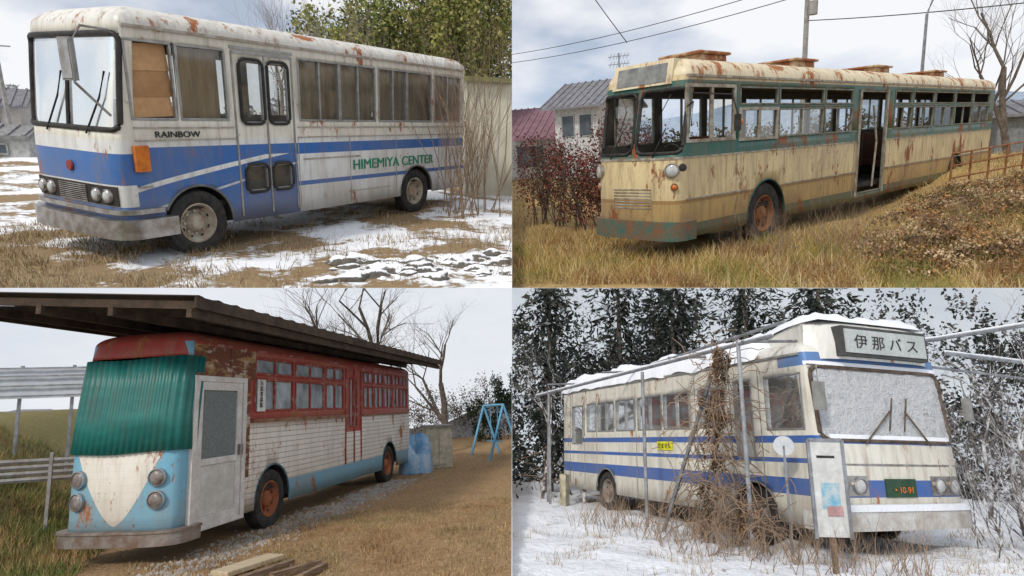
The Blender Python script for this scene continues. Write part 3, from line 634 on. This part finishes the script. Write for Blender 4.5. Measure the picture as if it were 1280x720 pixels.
# ---------------------------------------------------------------- PANEL 1 surroundings
n=NT('snow_and_dead_grass'); a=n.noise(.55,(1,1,1),8,.65); b=n.noise(9,(1,1,1),6,.7)
c=n.mix(b,(.16,.1,.05),(.36,.26,.14)); k=n.rng(n.math('ADD',a,n.math('MULTIPLY',b,.25)),.585,.64)
k=n.AND(k,n.OR(n.gt(n.math('ADD',n.X,n.math('MULTIPLY',b,1.5)),-.9),n.OR(n.gt(n.Y,12.5),n.rng(a,.5,.56))))
c=n.mix(k,c,n.mix(b,(.9,.91,.94),(.78,.81,.86)))
g1m=n.done(c,.85,0,n.math('ADD',k,b),.6,.06)
def h1(x,y): return .06*fbm(x,y,.9)+.9*sm(20,60,y)*sm(-6,4,x)
ground('ground',1,h1,-40,60,6.3,90,200,140,g1m)
grassm=[leafm('dead_grass_a',(.42,.32,.17),(.3,.2,.1)),leafm('dead_grass_b',(.28,.2,.1),(.2,.14,.08)),leafm('dead_grass_c',(.5,.42,.26),(.4,.3,.2))]
pts=np.vstack([rnd(13000,-4.5,-.6,7.2,12),rnd(10000,-.6,6,7.2,14)]); msk=np.array([fbm(a,b,1.1,3)>(-.25 if a<-.9 else .0) for a,b in pts]); blades('dead_grass',1,pts[msk],h1,.1,.007,grassm,1.0)
m=MB(); rs=random.Random(3)
for i in range(60):
    t=rs.random(); x=.7+t*2.6+rs.uniform(-.3,.3); y=7.75+rs.uniform(-.5,.6)+t*.1; r=rs.uniform(.04,.16)*(1.4 if i%9==0 else 1)
    vs=[]; bm=bmesh.new(); bmesh.ops.create_icosphere(bm,subdivisions=3,radius=1)
    for v in bm.verts:
        q=v.co*(1+.5*mn.noise(v.co*1.1+Vector((i*7,0,0)))+.16*mn.noise(v.co*3+Vector((i*7,0,0)))); vs.append((x+q.x*r*1.4,y+q.y*r,h1(x,y)-.02+q.z*r*.7))
    m.add(vs,[tuple(v.index for v in f.verts) for f in bm.faces]); bm.free()
n=NT('snowy_stone'); ge=n.t.nodes.new('ShaderNodeNewGeometry'); sp=n.t.nodes.new('ShaderNodeSeparateXYZ'); n.t.links.new(ge.outputs['Normal'],sp.inputs[0])
f=n.noise(9); k=n.rng(n.math('ADD',sp.outputs[2],n.math('MULTIPLY',f,1.2)),1.15,1.3); stone=n.done(n.mix(k,n.mix(f,(.05,.045,.04),(.2,.18,.15)),(.85,.87,.91)),.85,0,f,.8)
obj('stone_row',m,1,[stone],smooth=50)
m=MB(); rs=random.Random(9)
for i in range(60): x=rs.uniform(.2,3.6);y=rs.uniform(7.7,9.6); branch(m,(x,y,h1(x,y)),(rs.uniform(-.7,.7),rs.uniform(-.3,.3),1),rs.uniform(.08,.25),.004,2,rs,3,.6)
obj('dry_weed_stalks',m,1,[twigm])
E=empty('cream_shed',1,(4.75,14.6,h1(5,15)),-12)
m=MB(); m.box((0,0,0),(2.6,2.5,2.75))
for i in range(14): m.box((i*.19,-.02,.0),(i*.19+.05,.0,2.7))
n=NT('cream_panel'); c,r,h=grime(n,(.78,.74,.6),.35,.1); obj('walls',m,1,[n.done(c,r,0,h,.2)],parent=E)
m=MB(); m.box((-.12,-.15,2.75),(2.8,2.7,2.86)); obj('roof_edge',m,1,[simple('olive_roof',(.3,.3,.12),(.2,.2,.1))],parent=E)
m=MB(); rs=random.Random(11)
for i in range(26): branch(m,(3.9+rs.uniform(-.5,.8),11.9+rs.uniform(-.5,.5),0),(rs.uniform(-.3,.3),rs.uniform(-.3,.3),1),rs.uniform(1.1,2.1),.013,3,rs,4,.4,.18,0,3)
obj('bare_shrub',m,1,[twigm])
def house(name,pan,loc,yaw,w_,d,h,rh,wallm,roofm,ov=.4,win=()):
    E=empty(name,pan,loc,yaw); m=MB(); m.box((0,0,0),(w_,d,h)); m.add([(0,0,h),(0,d,h),(0,d/2,h+rh)],[(0,1,2)]); m.add([(w_,0,h),(w_,d,h),(w_,d/2,h+rh)],[(0,1,2)])
    obj('walls',m,pan,[wallm],parent=E); m=MB()
    k=rh/(d/2)
    for sg in (0,1):
        y0,y1=(-ov,d/2) if sg==0 else (d+ov,d/2); z0=h-ov*k
        m.add([(-ov,y0,z0+.04),(w_+ov,y0,z0+.04),(w_+ov,y1,h+rh+.04),(-ov,y1,h+rh+.04),(-ov,y0,z0+.16),(w_+ov,y0,z0+.16),(w_+ov,y1,h+rh+.16),(-ov,y1,h+rh+.16)],[(0,1,2,3),(4,5,6,7),(0,1,5,4),(1,2,6,5),(0,3,7,4)])
    for q in np.arange(-ov,w_+ov,.45): m.beam((q,-ov,h-ov*k+.19),(q,d/2,h+rh+.19),.09,.05)
    obj('roof',m,pan,[roofm],parent=E); m=MB()
    for (a,b,c_,d_) in win: m.box((a,-.05,c_),(b,-.02,d_),0); m.box((a-.06,-.04,c_-.06),(b+.06,-.01,d_+.06),1)
    if m.v: obj('windows',m,pan,[simple('house_glass',(.06,.08,.1),(.1,.12,.14),2,.15),alu],parent=E)
    return E
roofg=simple('grey_tile_roof',(.16,.16,.18),(.25,.25,.27),4,.7); wallw=simple('pale_wall',(.55,.53,.5),(.45,.43,.4),2,.8)
house('farm_house',1,(-15.2,38,0),8,4.4,5,1.2,.7,wallw,roofg,.4,((1,2.0,.4,.9),(2.6,3.6,.4,.9)))
house('storage_hut',1,(-7.9,24,0),-8,1.3,1.6,.55,.25,simple('hut_wall',(.5,.5,.48)),simple('hut_roof',(.3,.3,.3)),.1,((.3,.7,.15,.4),))
m=MB(); m.tube([(-9.4,32,0),(-9.4,32,4.0)],[.1,.07]); m.beam((-9.9,32,3.7),(-8.9,32,3.7),.05,.05); obj('utility_pole',m,1,[simple('concrete_pole',(.4,.39,.37))])
m=MB()
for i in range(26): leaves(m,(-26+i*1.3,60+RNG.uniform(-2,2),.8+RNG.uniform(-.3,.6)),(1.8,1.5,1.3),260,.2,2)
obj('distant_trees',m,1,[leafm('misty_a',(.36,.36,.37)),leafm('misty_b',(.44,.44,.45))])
mats=[leafm('bamboo_leaf_a',(.15,.2,.03)),leafm('bamboo_leaf_b',(.32,.33,.08)),leafm('bamboo_leaf_c',(.07,.1,.02)),leafm('bamboo_leaf_d',(.4,.36,.13))]
m=MB()
for i in range(44):
    t=(i%22)/21; x=3.5+t*15+RNG.uniform(-1,1); y=40+RNG.uniform(-2,6); top=6.0+t*8+RNG.uniform(-1,1.5)
    leaves(m,(x,y,top*.55),(1.5,2,top*.5),1500,.13,4)
obj('bamboo_grove',m,1,mats)
for i in range(6): baretree('bare_tree',1,(1.2+i*1.1,32+i,0),2.8,.12,5,30+i,[simple('pale_bark',(.22,.18,.15),(.32,.28,.25),8,.9)],.6)
# ---------------------------------------------------------------- PANEL 2 surroundings
n=NT('dry_weedy_ground'); a=n.noise(.8,(1,1,1),8,.65); b=n.noise(10,(1,1,1),6,.7)
c=n.mix(n.rng(a,.35,.65),(.4,.26,.09),(.2,.12,.05)); c=n.mix(n.rng(b,.4,.7),c,(.46,.33,.14)); g2m=n.done(c,.9,0,n.math('ADD',a,b),.7,.08)
def h2(x,y):
    d=sm(1.3,4.6,x-.1*(y-9)); return .06*fbm(x,y,.8)+d*.75*sm(8,12,y)*(1-.6*sm(24,40,y))
ground('ground',2,h2,-50,70,6.0,140,220,140,g2m)
wm=[leafm('weed_green',(.2,.2,.05),(.26,.24,.07)),leafm('weed_gold',(.55,.37,.12),(.42,.27,.08)),leafm('weed_straw',(.62,.5,.26),(.5,.38,.2)),leafm('weed_brown',(.3,.17,.06),(.22,.12,.05))]
pts=np.vstack([rnd(30000,-4.5,4.5,8,13),rnd(16000,-9,9,12,26)])
pts=pts[~inbus(pts,B2,ORG2,YAW2)]
blades('dry_weeds',2,pts,h2,.2,.007,wm,1.3)
m=MB()
for i in range(110):
    x=RNG.uniform(1.6,5.2);y=RNG.uniform(8.6,15)
    if x<1.0+.3*(y-8.6) and y>11: x+=1.4
    leaves(m,(x,y,h2(x,y)+.07),(.55,.5,.12+.14*RNG.random()),560,.025,5)
obj('fallen_leaf_scrub',m,2,[leafm('leaf_orange',(.5,.26,.1)),leafm('leaf_brown',(.3,.17,.09)),leafm('leaf_tan',(.62,.46,.27)),leafm('leaf_olive',(.24,.2,.07)),leafm('leaf_dark',(.16,.1,.06))])
m=MB(); rs=random.Random(5)
for i in range(110): x=rs.uniform(-.6,4.8);y=rs.uniform(8.6,11.2)+.3*max(0,x); branch(m,(x,y,h2(x,y)),(rs.uniform(-.8,.8),rs.uniform(-.3,.3),1),rs.uniform(.15,.5),.005,3,rs,3,.7)
obj('dry_weed_stalks',m,2,[twigm])
m=MB(); rs=random.Random(8)
for (x,y,hh) in ((-3.9,13.5,1.9),(-3.2,13.0,1.5),(-4.6,14.2,2.1),(-2.6,13.6,2.2),(-5.3,14.6,2.2),(-3.3,14.6,2.5)):
    for k in range(9): branch(m,(x+rs.uniform(-.2,.2),y,0),(rs.uniform(-.5,.5),rs.uniform(-.5,.5),1),hh*.5,.016,2,rs,4,.6,mi=4)
    leaves(m,(x,y,hh*.58),(.7,.6,hh*.46),3000,.03,4)
obj('red_leaved_shrub',m,2,[leafm('leaf_red_a',(.22,.035,.035)),leafm('leaf_red_b',(.12,.02,.025)),leafm('leaf_red_c',(.07,.06,.025)),leafm('leaf_red_d',(.34,.1,.07)),bark])
house('tiled_house',2,(-20,36,0),3,8.4,7,2.6,1.7,wallw,simple('mauve_roof',(.2,.1,.13),(.28,.17,.2),3,.7),.6,((3,4,.8,2),(5.5,7.2,.8,2)))
house('white_house',2,(-11.2,34,0),-12,2.7,5,4.1,1.2,simple('white_wall',(.66,.66,.66)),roofg,.6,((.5,1.2,2.4,3.5),(1.6,2.3,2.4,3.5)))
conc=simple('concrete_pole',(.4,.39,.37))
m=MB(); m.tube([(1.5,34,0),(1.5,34,15)],[.15,.1])
for z in (8.2,8.8): m.beam((1.0,34,z),(2.1,34,z),.08,.08)
m.lathe((1.75,33.8,7.2),(0,0,1),[(.001,0),(.2,0),(.2,.6),(.001,.62)],0,14)
obj('utility_pole',m,2,[conc])
m=MB()
def wire(a,b,s=.6):
    a,b=Vector(a),Vector(b); m.tube([a.lerp(b,i/16)-Vector((0,0,s*4*(i/16)*(1-i/16))) for i in range(17)],.02,0,4)
for dz in (0,.6): wire((1.5,34,8.2+dz),(16,34,9.5+dz*2)); wire((1.5,34,8.2+dz),(-25,50,9+dz))
wire((1.5,34,7),(16,24,5.5),.3)
wire((-10,30,12),(-6.2,30,6.4),.1)
obj('overhead_wires',m,2,[blackrub])
m=MB(); X=5.6; m.tube([(X,30,0),(X,30,6.1)],[.08,.055]); m.tube([(X,30,6.1),(X+.15,30,6.6),(X+.5,30,6.9),(X+.9,30,6.95)],.045); m.box((X+.8,29.85,6.9),(X+1.3,30.15,7.0)); obj('street_lamp',m,2,[galv])
m=MB(); m.tube([(-6.6,30,0),(-6.6,30,6.0)],.03)
for z in (5.5,5.85): 
    m.beam((-7.1,30,z),(-6.1,30,z),.03,.03)
    for i in range(6): m.beam((-7+i*.16,29.8,z-.15),(-7+i*.16,30.2,z+.15),.02,.02)
obj('tv_antenna',m,2,[galv])
baretree('bare_tree',2,(7.9,27,.3),3.4,.13,6,21,[bark],.8,(-.1,0,1))
baretree('bare_tree',2,(7.6,31,.3),2.8,.1,5,22,[bark],.8)
m=MB(); x0=Vector((3.5,15.2,.55)); x1=Vector((6.6,18.6,.75))
for i in range(8): p=x0.lerp(x1,i/7); m.tube([p-Vector((0,0,.6)),p+Vector((0,0,.75))],.022)
for z in (.25,.5,.75): m.tube([x0+Vector((0,0,z)),x1+Vector((0,0,z))],.018)
obj('rusty_railing',m,2,[rustm])
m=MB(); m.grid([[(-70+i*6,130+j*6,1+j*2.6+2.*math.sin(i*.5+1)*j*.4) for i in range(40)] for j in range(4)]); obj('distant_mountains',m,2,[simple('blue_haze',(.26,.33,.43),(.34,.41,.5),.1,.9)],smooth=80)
house('grey_barn',2,(8.3,30,.4),0,5,5,1.6,.5,simple('barn_wall',(.25,.27,.28)),roofg,.3)
m=MB()
for i in range(18): leaves(m,(-22+i*2.0,44+RNG.uniform(-2,2),1.2),(2,1.5,1.6),700,.12,3)
obj('hedge',m,2,[leafm('hedge_a',(.06,.07,.03)),leafm('hedge_b',(.12,.1,.05)),leafm('hedge_c',(.2,.14,.08))])
# ---------------------------------------------------------------- PANEL 3 surroundings
n=NT('dry_lawn'); a=n.noise(.7,(1,1,1),8,.65); b=n.noise(14,(1,1,1),6,.7)
c=n.mix(n.rng(a,.35,.7),(.36,.22,.1),(.26,.15,.07)); c=n.mix(n.rng(b,.4,.7),c,(.48,.33,.18))
gd=n.rng(n.math('ADD',n.X,n.math('MULTIPLY',a,1.2)),-1.9,-2.6); c=n.mix(n.AND(gd,n.rng(b,.3,.6)),c,(.12,.14,.035))
g3m=n.done(c,.9,0,n.math('ADD',a,b),.7,.06)
def h3(x,y): return .03*fbm(x,y,.9)+2.0*sm(2.5,6.8,-x)*sm(8,14,y)+.55*sm(19,30,y)
ground('ground',3,h3,-30,30,5,46,200,120,g3m)
pts=np.vstack([rnd(30000,-1.5,4.6,6.6,12),rnd(18000,-3,10,12,24)]); pts=pts[~inbus(pts,B3,(-.98,9.3),59.74)]
g3=[leafm('lawn_b',(.3,.17,.07)),leafm('lawn_a',(.45,.29,.13)),leafm('lawn_c',(.58,.43,.25)),leafm('lawn_d',(.25,.2,.08))]
blades('dry_grass',3,pts,h3,.05,.006,g3,1.3)
pts=np.vstack([rnd(22000,-7,-2,8,16),rnd(12000,-13,-3,14,20)]); pts=pts[~inbus(pts,B3,(-.98,9.3),59.74)]
blades('bank_grass',3,pts,h3,.17,.009,[leafm('bank_green',(.13,.18,.04)),leafm('bank_green2',(.2,.22,.06)),leafm('bank_yellow',(.4,.32,.13)),g3[1]],.9)
m=MB(); rs=random.Random(2)
for i in range(2600):
    u=rs.uniform(-.6,9);v=rs.gauss(-.3,.26); t=math.radians(59.74); x=-.98+u*math.cos(t)-v*math.sin(t); y=9.3+u*math.sin(t)+v*math.cos(t); r=rs.uniform(.01,.035); z=h3(x,y)
    m.add([(x-r,y-r*.5,z),(x+r,y-r*.6,z),(x,y+r,z),(x+.2*r,y,z+r)],[(0,1,3),(1,2,3),(2,0,3)])
obj('gravel',m,3,[leafm('gravel_grey',(.4,.38,.35),(.25,.23,.22))])
m=MB(); m.beam((-.35,8.2,.06),(.28,8.8,.06),.28,.06); obj('timber_plank',m,3,[simple('plank',(.6,.5,.35),(.48,.38,.24),4,.8,0,.4,(1,6,1))],bevel=.01)
m=MB(); m.beam((-.15,7.75,.05),(.45,8.3,.05),.09,.09); m.beam((.2,7.75,.05),(.75,8.1,.05),.08,.08); m.beam((.5,7.55,.05),(.8,7.95,.05),.06,.06); obj('timber_offcuts',m,3,[woodm])
baretree('bare_cherry_tree',3,(1.7,20,.2),3.3,.36,6,41,[bark],.95,(-.1,0,1),3,.02)
baretree('bare_cherry_tree',3,(4.0,22,.3),3.0,.24,6,44,[bark],.95,(.1,0,1),3,.02)
baretree('bare_cherry_tree',3,(6.6,23,.4),2.4,.16,6,47,[bark],.9,(.1,0,1),3,.02)
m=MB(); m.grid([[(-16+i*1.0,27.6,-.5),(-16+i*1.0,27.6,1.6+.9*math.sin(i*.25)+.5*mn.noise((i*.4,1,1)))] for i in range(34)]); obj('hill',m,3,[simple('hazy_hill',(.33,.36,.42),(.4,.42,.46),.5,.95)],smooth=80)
m=MB()
for i in range(38): leaves(m,(-2+i*.42,26.6+RNG.uniform(-.5,.5),1.3+RNG.uniform(-.2,1.3)),(.8,.5,1.2),480,.045,4)
for i in range(8): leaves(m,(8.9+i*.3,25.6,1.9+RNG.uniform(-.8,.9)),(.5,.4,1.1),600,.06,1,m0=4)
obj('distant_trees',m,3,[leafm('brownwood_a',(.16,.12,.09)),leafm('brownwood_b',(.26,.21,.16)),leafm('brownwood_c',(.11,.1,.07)),leafm('brownwood_d',(.32,.29,.27)),leafm('dark_evergreen',(.03,.045,.02))])
m=MB(); P=[[ (4.35+.5*math.cos(t)*q, 18.2+.4*math.sin(t)*q, .0+1.1*(1-q**6)**.5*(.75+.25*math.cos(t*2))+.1*mn.noise((t*2,q*3,0))) for t in np.linspace(0,6.283,30)] for q in (.02,.3,.6,.8,.92,.98,1)]
m.grid(P); obj('blue_tarpaulin',m,3,[simple('tarp_blue',(.1,.34,.62),(.5,.6,.7),3,.5)],smooth=50)
E=empty('garden_shed',3,(4.95,19.2,0),-8); m=MB(); m.box((0,0,0),(.8,1,1.25)); m.box((.1,-.03,.1),(.36,0,1.05)); m.box((.4,-.03,.1),(.66,0,1.05)); obj('walls',m,3,[simple('shed_cream',(.7,.65,.5))],parent=E)
m=MB(); m.box((-.08,-.1,1.25),(.88,1.1,1.31)); obj('roof',m,3,[simple('shed_roof',(.35,.33,.3))],parent=E)
m=MB(); lbm=simple('swing_blue',(.15,.42,.65),(.2,.48,.7)); z0=h3(7,21)
for y in (20,22.0): m.tube([(7.3,y,z0-.1),(7.9,y,1.85)],.045); m.tube([(8.5,y,z0-.1),(7.9,y,1.85)],.045)
m.tube([(7.9,20,1.85),(7.9,22,1.85)],.045)
for y in (20.6,21.3): m.tube([(7.9,y,1.85),(7.9,y,.6)],.012,0,4); m.box((7.8,y-.2,.57),(8.0,y+.2,.6))
obj('swing_frame',m,3,[lbm])
m=MB()
m.grid([[(-14+i*.5,17.2+.01*(i%2),z) for i in range(24)] for z in (2.5,3.2)])
for i in range(13): m.beam((-14+i,17.3,.8),(-14+i,17.3,3.25),.06,.06,1)
for z in (2.55,2.78,3.0,3.18): m.beam((-14,17.12,z),(-2.3,17.12,z),.03,.035,1)
obj('white_sheet_fence',m,3,[simple('white_sheet',(.66,.69,.74),(.55,.58,.63),1.5,.5),galv])
m=MB()
for i in range(4): m.tube([(-8,12.2+i*.02,1.05+i*.1),(-2.9,13.2+i*.02,.95+i*.1)],.045)
for x in (-6,-4.4,-3.2): m.beam((x,12.9,0),(x,12.9,1.4),.05,.05)
obj('pipe_guard_rail',m,3,[simple('grey_pipe',(.4,.4,.4),(.28,.25,.23))])
# ---------------------------------------------------------------- PANEL 4 surroundings
n=NT('snowfield'); a=n.noise(1.1,(1,1,1),8,.65); b=n.noise(12,(1,1,1),6,.7)
c=n.mix(a,(.9,.92,.96),(.8,.83,.89)); k=n.rng(n.math('ADD',a,n.math('MULTIPLY',b,.35)),.84,.91); c=n.mix(k,c,(.25,.18,.1))
g4m=n.done(c,.8,0,n.math('ADD',a,n.math('MULTIPLY',b,.3)),.8,.1)
def h4(x,y): return .1*fbm(x,y,1.1)+.07*fbm(x,y,3,4)+.25*sm(16,30,y)
ground('snow_ground',4,h4,-30,40,5,60,260,200,g4m)
pts=rnd(16000,-4,5,7.6,15); msk=np.array([fbm(a,b,1.4,9)>.18 for a,b in pts]); pts=pts[msk]
blades('dead_weeds_in_snow',4,pts,h4,.12,.005,grassm,1.1)
m=MB(); rs=random.Random(15)
for i in range(200):
    x=rs.uniform(-3.4,1.6); y=9.2+rs.uniform(-.6,.6)-1.05*(x+.3)*(.8 if x<-.3 else .2); branch(m,(x,y,h4(x,y)),(rs.uniform(-.6,.6),rs.uniform(-.4,.4),1),rs.uniform(.15,.42),.006,2,rs,3,.6)
obj('dry_weed_stalks',m,4,[twigm])
fm=[leafm('conifer_a',(.025,.035,.025)),leafm('conifer_b',(.06,.06,.05)),leafm('conifer_c',(.014,.02,.016)),leafm('conifer_snow',(.45,.47,.5))]
def conifer(name,x,y,h,r,seed,snowy=.05):
    rg=np.random.default_rng(seed); m=MB(); m.tube([(x,y,0),(x,y,h)],[.16,.02],4,6)
    n=5500; t=rg.random(n)**.85; a=rg.random(n)*6.283; lay=t; rad=r*(1-lay)**.6*(.15+.85*rg.random(n)**.5)*(.7+.5*np.sin(a*3+lay*23+seed))
    P=np.stack([x+np.cos(a)*rad,y+np.sin(a)*rad,.3+h*(lay+.04)-rad*.3+rg.normal(size=n)*.15],1)
    d=rg.normal(size=(n,3))*.06+np.stack([np.cos(a),np.sin(a),-.5+0*a],1)*.07; e=rg.normal(size=(n,3))*.03
    V=np.stack([P-d,P+e,P+d,P-e],1).reshape(-1,3); mi=np.where(rg.random(n)<snowy,3,rg.integers(0,3,n)); m.raw(V,np.arange(n*4).reshape(-1,4),mi)
    obj(name,m,4,fm+[bark])
for i,(x,y,h,r) in enumerate(((-6.5,19,7.5,2.3),(-4.6,21,9.5,2.5),(-2.6,20,8,2.3),(-.4,21.5,9.5,2.6),(1.8,21,8.5,2.4))): conifer('conifer_tree',x,y,h,r,50+i)
m=MB()
for i in range(64): leaves(m,(-11+(i%32)*.75,23.5+RNG.uniform(-.5,.5),2.0+RNG.uniform(-1.6,3.6)),(1.2,.6,2.0),800,.08,4)
obj('distant_trees',m,4,[fm[0],fm[1],fm[2],leafm('grey_brush',(.2,.19,.18))])
snowtw=simple('snowy_twigs',(.62,.62,.63),(.1,.08,.07),5,.9,0,0,lo=.4,hi=.55)
for i,(x,y) in enumerate(((4.2,14.5),(5.6,15.5),(2.6,17.0),(-1.5,17),(-4.5,16),(3.9,12.8),(.8,17.5),(-3,17.5),(-6,17),(6.5,17.5),(4.6,18))): baretree('bare_tree',4,(x,y,0),1.7,.055,6 if i<3 else 5,60+i,[snowtw],.85,(0,0,1),3,.0)
m=MB(); rs=random.Random(71)
for i in range(70): x=3.3+rs.uniform(-.5,1.8); y=11.4+rs.uniform(-.5,1.2); branch(m,(x,y,0),(rs.uniform(-.7,.7),rs.uniform(-.4,.4),1),rs.uniform(.4,.95),.012,3,rs,3,.7)
obj('snowy_bush',m,4,[snowtw])
E=empty('pipe_frame',4,(0,0,0),0); m=MB()
tt=math.radians(131.74); ud=Vector((math.cos(tt),math.sin(tt),0)); wd=Vector((math.sin(tt),-math.cos(tt),0)); O4=Vector((.73,10.03,0))
def q4(u,w_,z): return O4+ud*u+wd*w_+Vector((0,0,z))
for u in (.75,3.6,8.4): m.tube([q4(u,-.75,-.1),q4(u,-.75,3.1 if u<1 else 2.9)],.035)
for u in (2.6,5.2,8.4): m.tube([q4(u,3.4,0),q4(u,3.4,3.4)],.03)
m.tube([q4(.0,-.75,3.05),q4(9.3,-.75,2.8)],.03); m.tube([q4(-.2,-.72,3.22),q4(4.3,-.72,2.95)],.025)
m.tube([q4(-1.2,3.4,3.4),q4(9.3,3.4,3.4)],.03)
for u in (.6,2.6,5.2,8.4): m.tube([q4(u,-.8,3.05),q4(u,3.5,3.4)],.025)
m.tube([q4(1.4,-.8,2.6),q4(2.7,-1.0,.0)],.035); m.tube([q4(8.2,-.8,2.0),q4(7.2,-1.2,.1)],.03)
m.tube([q4(.3,3.2,3.1),q4(.4,7.5,3.05)],.03); m.tube([q4(.8,3.2,2.95),q4(.9,7.5,2.85)],.025)
obj('galvanised_pipes',m,4,[galv],parent=E,smooth=60)
m=MB()
for (a,b) in ((q4(0,-.75,3.085),q4(9.3,-.75,2.835)),(q4(.3,3.2,3.14),q4(.4,7.5,3.09)),(q4(-1.2,3.4,3.44),q4(9.3,3.4,3.44))): m.tube([a,b],.022)
obj('snow_on_pipes',m,4,[snow],parent=E,smooth=60)
m=MB(); rs=random.Random(33)
for cu,sp,zt_,nn in ((1.15,.16,3.0,130),(1.5,.25,2.5,100),(1.7,.5,1.1,80),(.6,.35,.8,50),(8.4,.2,1.6,16)):
    for i in range(nn):
        p=q4(cu+rs.gauss(0,sp),-.8+rs.gauss(0,.1),rs.uniform(.1,zt_)); d=Vector((rs.uniform(-1,1),rs.uniform(-.6,.6),rs.uniform(-1,1)))
        pts=[p]
        for k in range(7): d=(d+Vector((rs.uniform(-1,1),rs.uniform(-1,1),rs.uniform(-1.5,.9)))*.6).normalized(); pts.append(pts[-1]+d*.12)
        m.tube(pts,.007,0,3)
for (cu,z,rz) in ((1.15,2.5,.45),(1.25,1.9,.5),(1.45,1.3,.5),(1.65,.6,.4),(1.1,2.8,.25),(1.9,.3,.25),(1.5,2.1,.4),(.7,.35,.3)): leaves(m,tuple(q4(cu,-.82,z)),(.16,.12,rz),560,.026,3,m0=1)
obj('withered_vines',m,4,[twigm,leafm('vine_leaf_brown',(.22,.12,.06)),leafm('vine_leaf_tan',(.34,.24,.15)),leafm('vine_leaf_dark',(.12,.08,.05))])
E=empty('notice_board',4,tuple(O4+Vector((-.08,-1.2,0))),20); m=MB(); m.box((-.2,0,.42),(.2,.03,1.55),0); m.beam((0,.05,-.1),(0,.05,1.5),.07,.05,1); m.beam((-.21,.0,.4),(-.21,.0,1.57),.03,.04,2); m.beam((.21,0,.4),(.21,0,1.57),.03,.04,2); m.beam((-.21,0,1.57),(.21,0,1.57),.03,.04,2)
m.box((-.1,-.006,.75),(.12,-.002,1.05),3); m.box((-.12,-.006,1.35),(.1,-.002,1.38),4); m.box((-.05,-.008,.66),(.14,-.003,.78),5)
obj('board',m,4,[simple('board_white',(.66,.67,.66),(.5,.5,.48),3,.7),woodm,galv,simple('board_blue',(.15,.4,.55),(.5,.55,.55),9),blackrub,simple('board_pink',(.5,.3,.3))],parent=E)
m=MB(); p=q4(.3,-.45,1.5); m.lathe(tuple(p),(.0,-1,0),[(.001,.012),(.14,.01),(.14,-.01),(.001,-.012)],0,28); m.tube([p,p-Vector((0,-.02,1.7))],.02,1); obj('round_sign',m,4,[simple('disc_white',(.62,.64,.66),(.5,.53,.56),3,.6),galv])
m=MB()
for (u,w_) in ((7.6,-.6),(8.0,-.5)): m.beam(q4(u,w_,0),q4(u,w_,.75),.35,.08)
obj('leaning_boards',m,4,[simple('board_pale',(.6,.55,.4))])
# ---------------------------------------------------------------- sky backdrops of the two lower terraces
def skywall(x0,y0,x1,y1,c1,c2,nm='sky'):
    me=bpy.data.meshes.new(nm); me.from_pydata([(x0,y0,-9),(x1,y1,-9),(x1,y1,-.002),(x0,y0,-.002)],[],[(0,1,2,3)])
    n=NT('sky_backdrop'); f=n.noise(.25,(1,1,3),6,.6); col=n.mix(n.rng(f,.3,.7),c1,c2)
    e=n.t.nodes.new('ShaderNodeEmission'); n.put(e.inputs[0],col); n.t.links.new(e.outputs[0],n.out.inputs[0]); me.materials.append(n.m)
    ob=bpy.data.objects.new(nm,me); link(ob)
skywall(-16,12.5,0,14.95,(.7,.75,.83),(.84,.86,.9))
skywall(0,16.5,16,12.8,(.55,.6,.67),(.72,.76,.8))
# ---------------------------------------------------------------- trim each plot to its own terrace edges
bpy.context.view_layer.update()
for ob,pan in PANOBJ:
    if ob.type!='MESH' or not len(ob.data.vertices): continue
    Mw=ob.matrix_world; me=ob.data; n=len(me.vertices); co=np.empty(n*3); me.vertices.foreach_get('co',co); co=co.reshape(-1,3)
    Wc=co@np.array(Mw.to_3x3()).T+np.array(Mw.translation)
    sx=-1 if pan in (1,3) else 1; sz=1 if pan<3 else -1
    cuts=[]
    if (Wc[:,0]*sx<0.002).any(): cuts.append(Vector((sx,0,0)))
    if (Wc[:,2]*sz<0.002).any(): cuts.append(Vector((0,0,sz)))
    if not cuts: continue
    bm=bmesh.new(); bm.from_mesh(me); Mi=Mw.inverted()
    for c in cuts:
        pc=Mi@(c*.003); nl=(Mw.to_3x3().transposed()@c).normalized()
        bmesh.ops.bisect_plane(bm,geom=bm.verts[:]+bm.edges[:]+bm.faces[:],plane_co=pc,plane_no=nl,clear_inner=True,clear_outer=False)
    bm.to_mesh(me); bm.free()
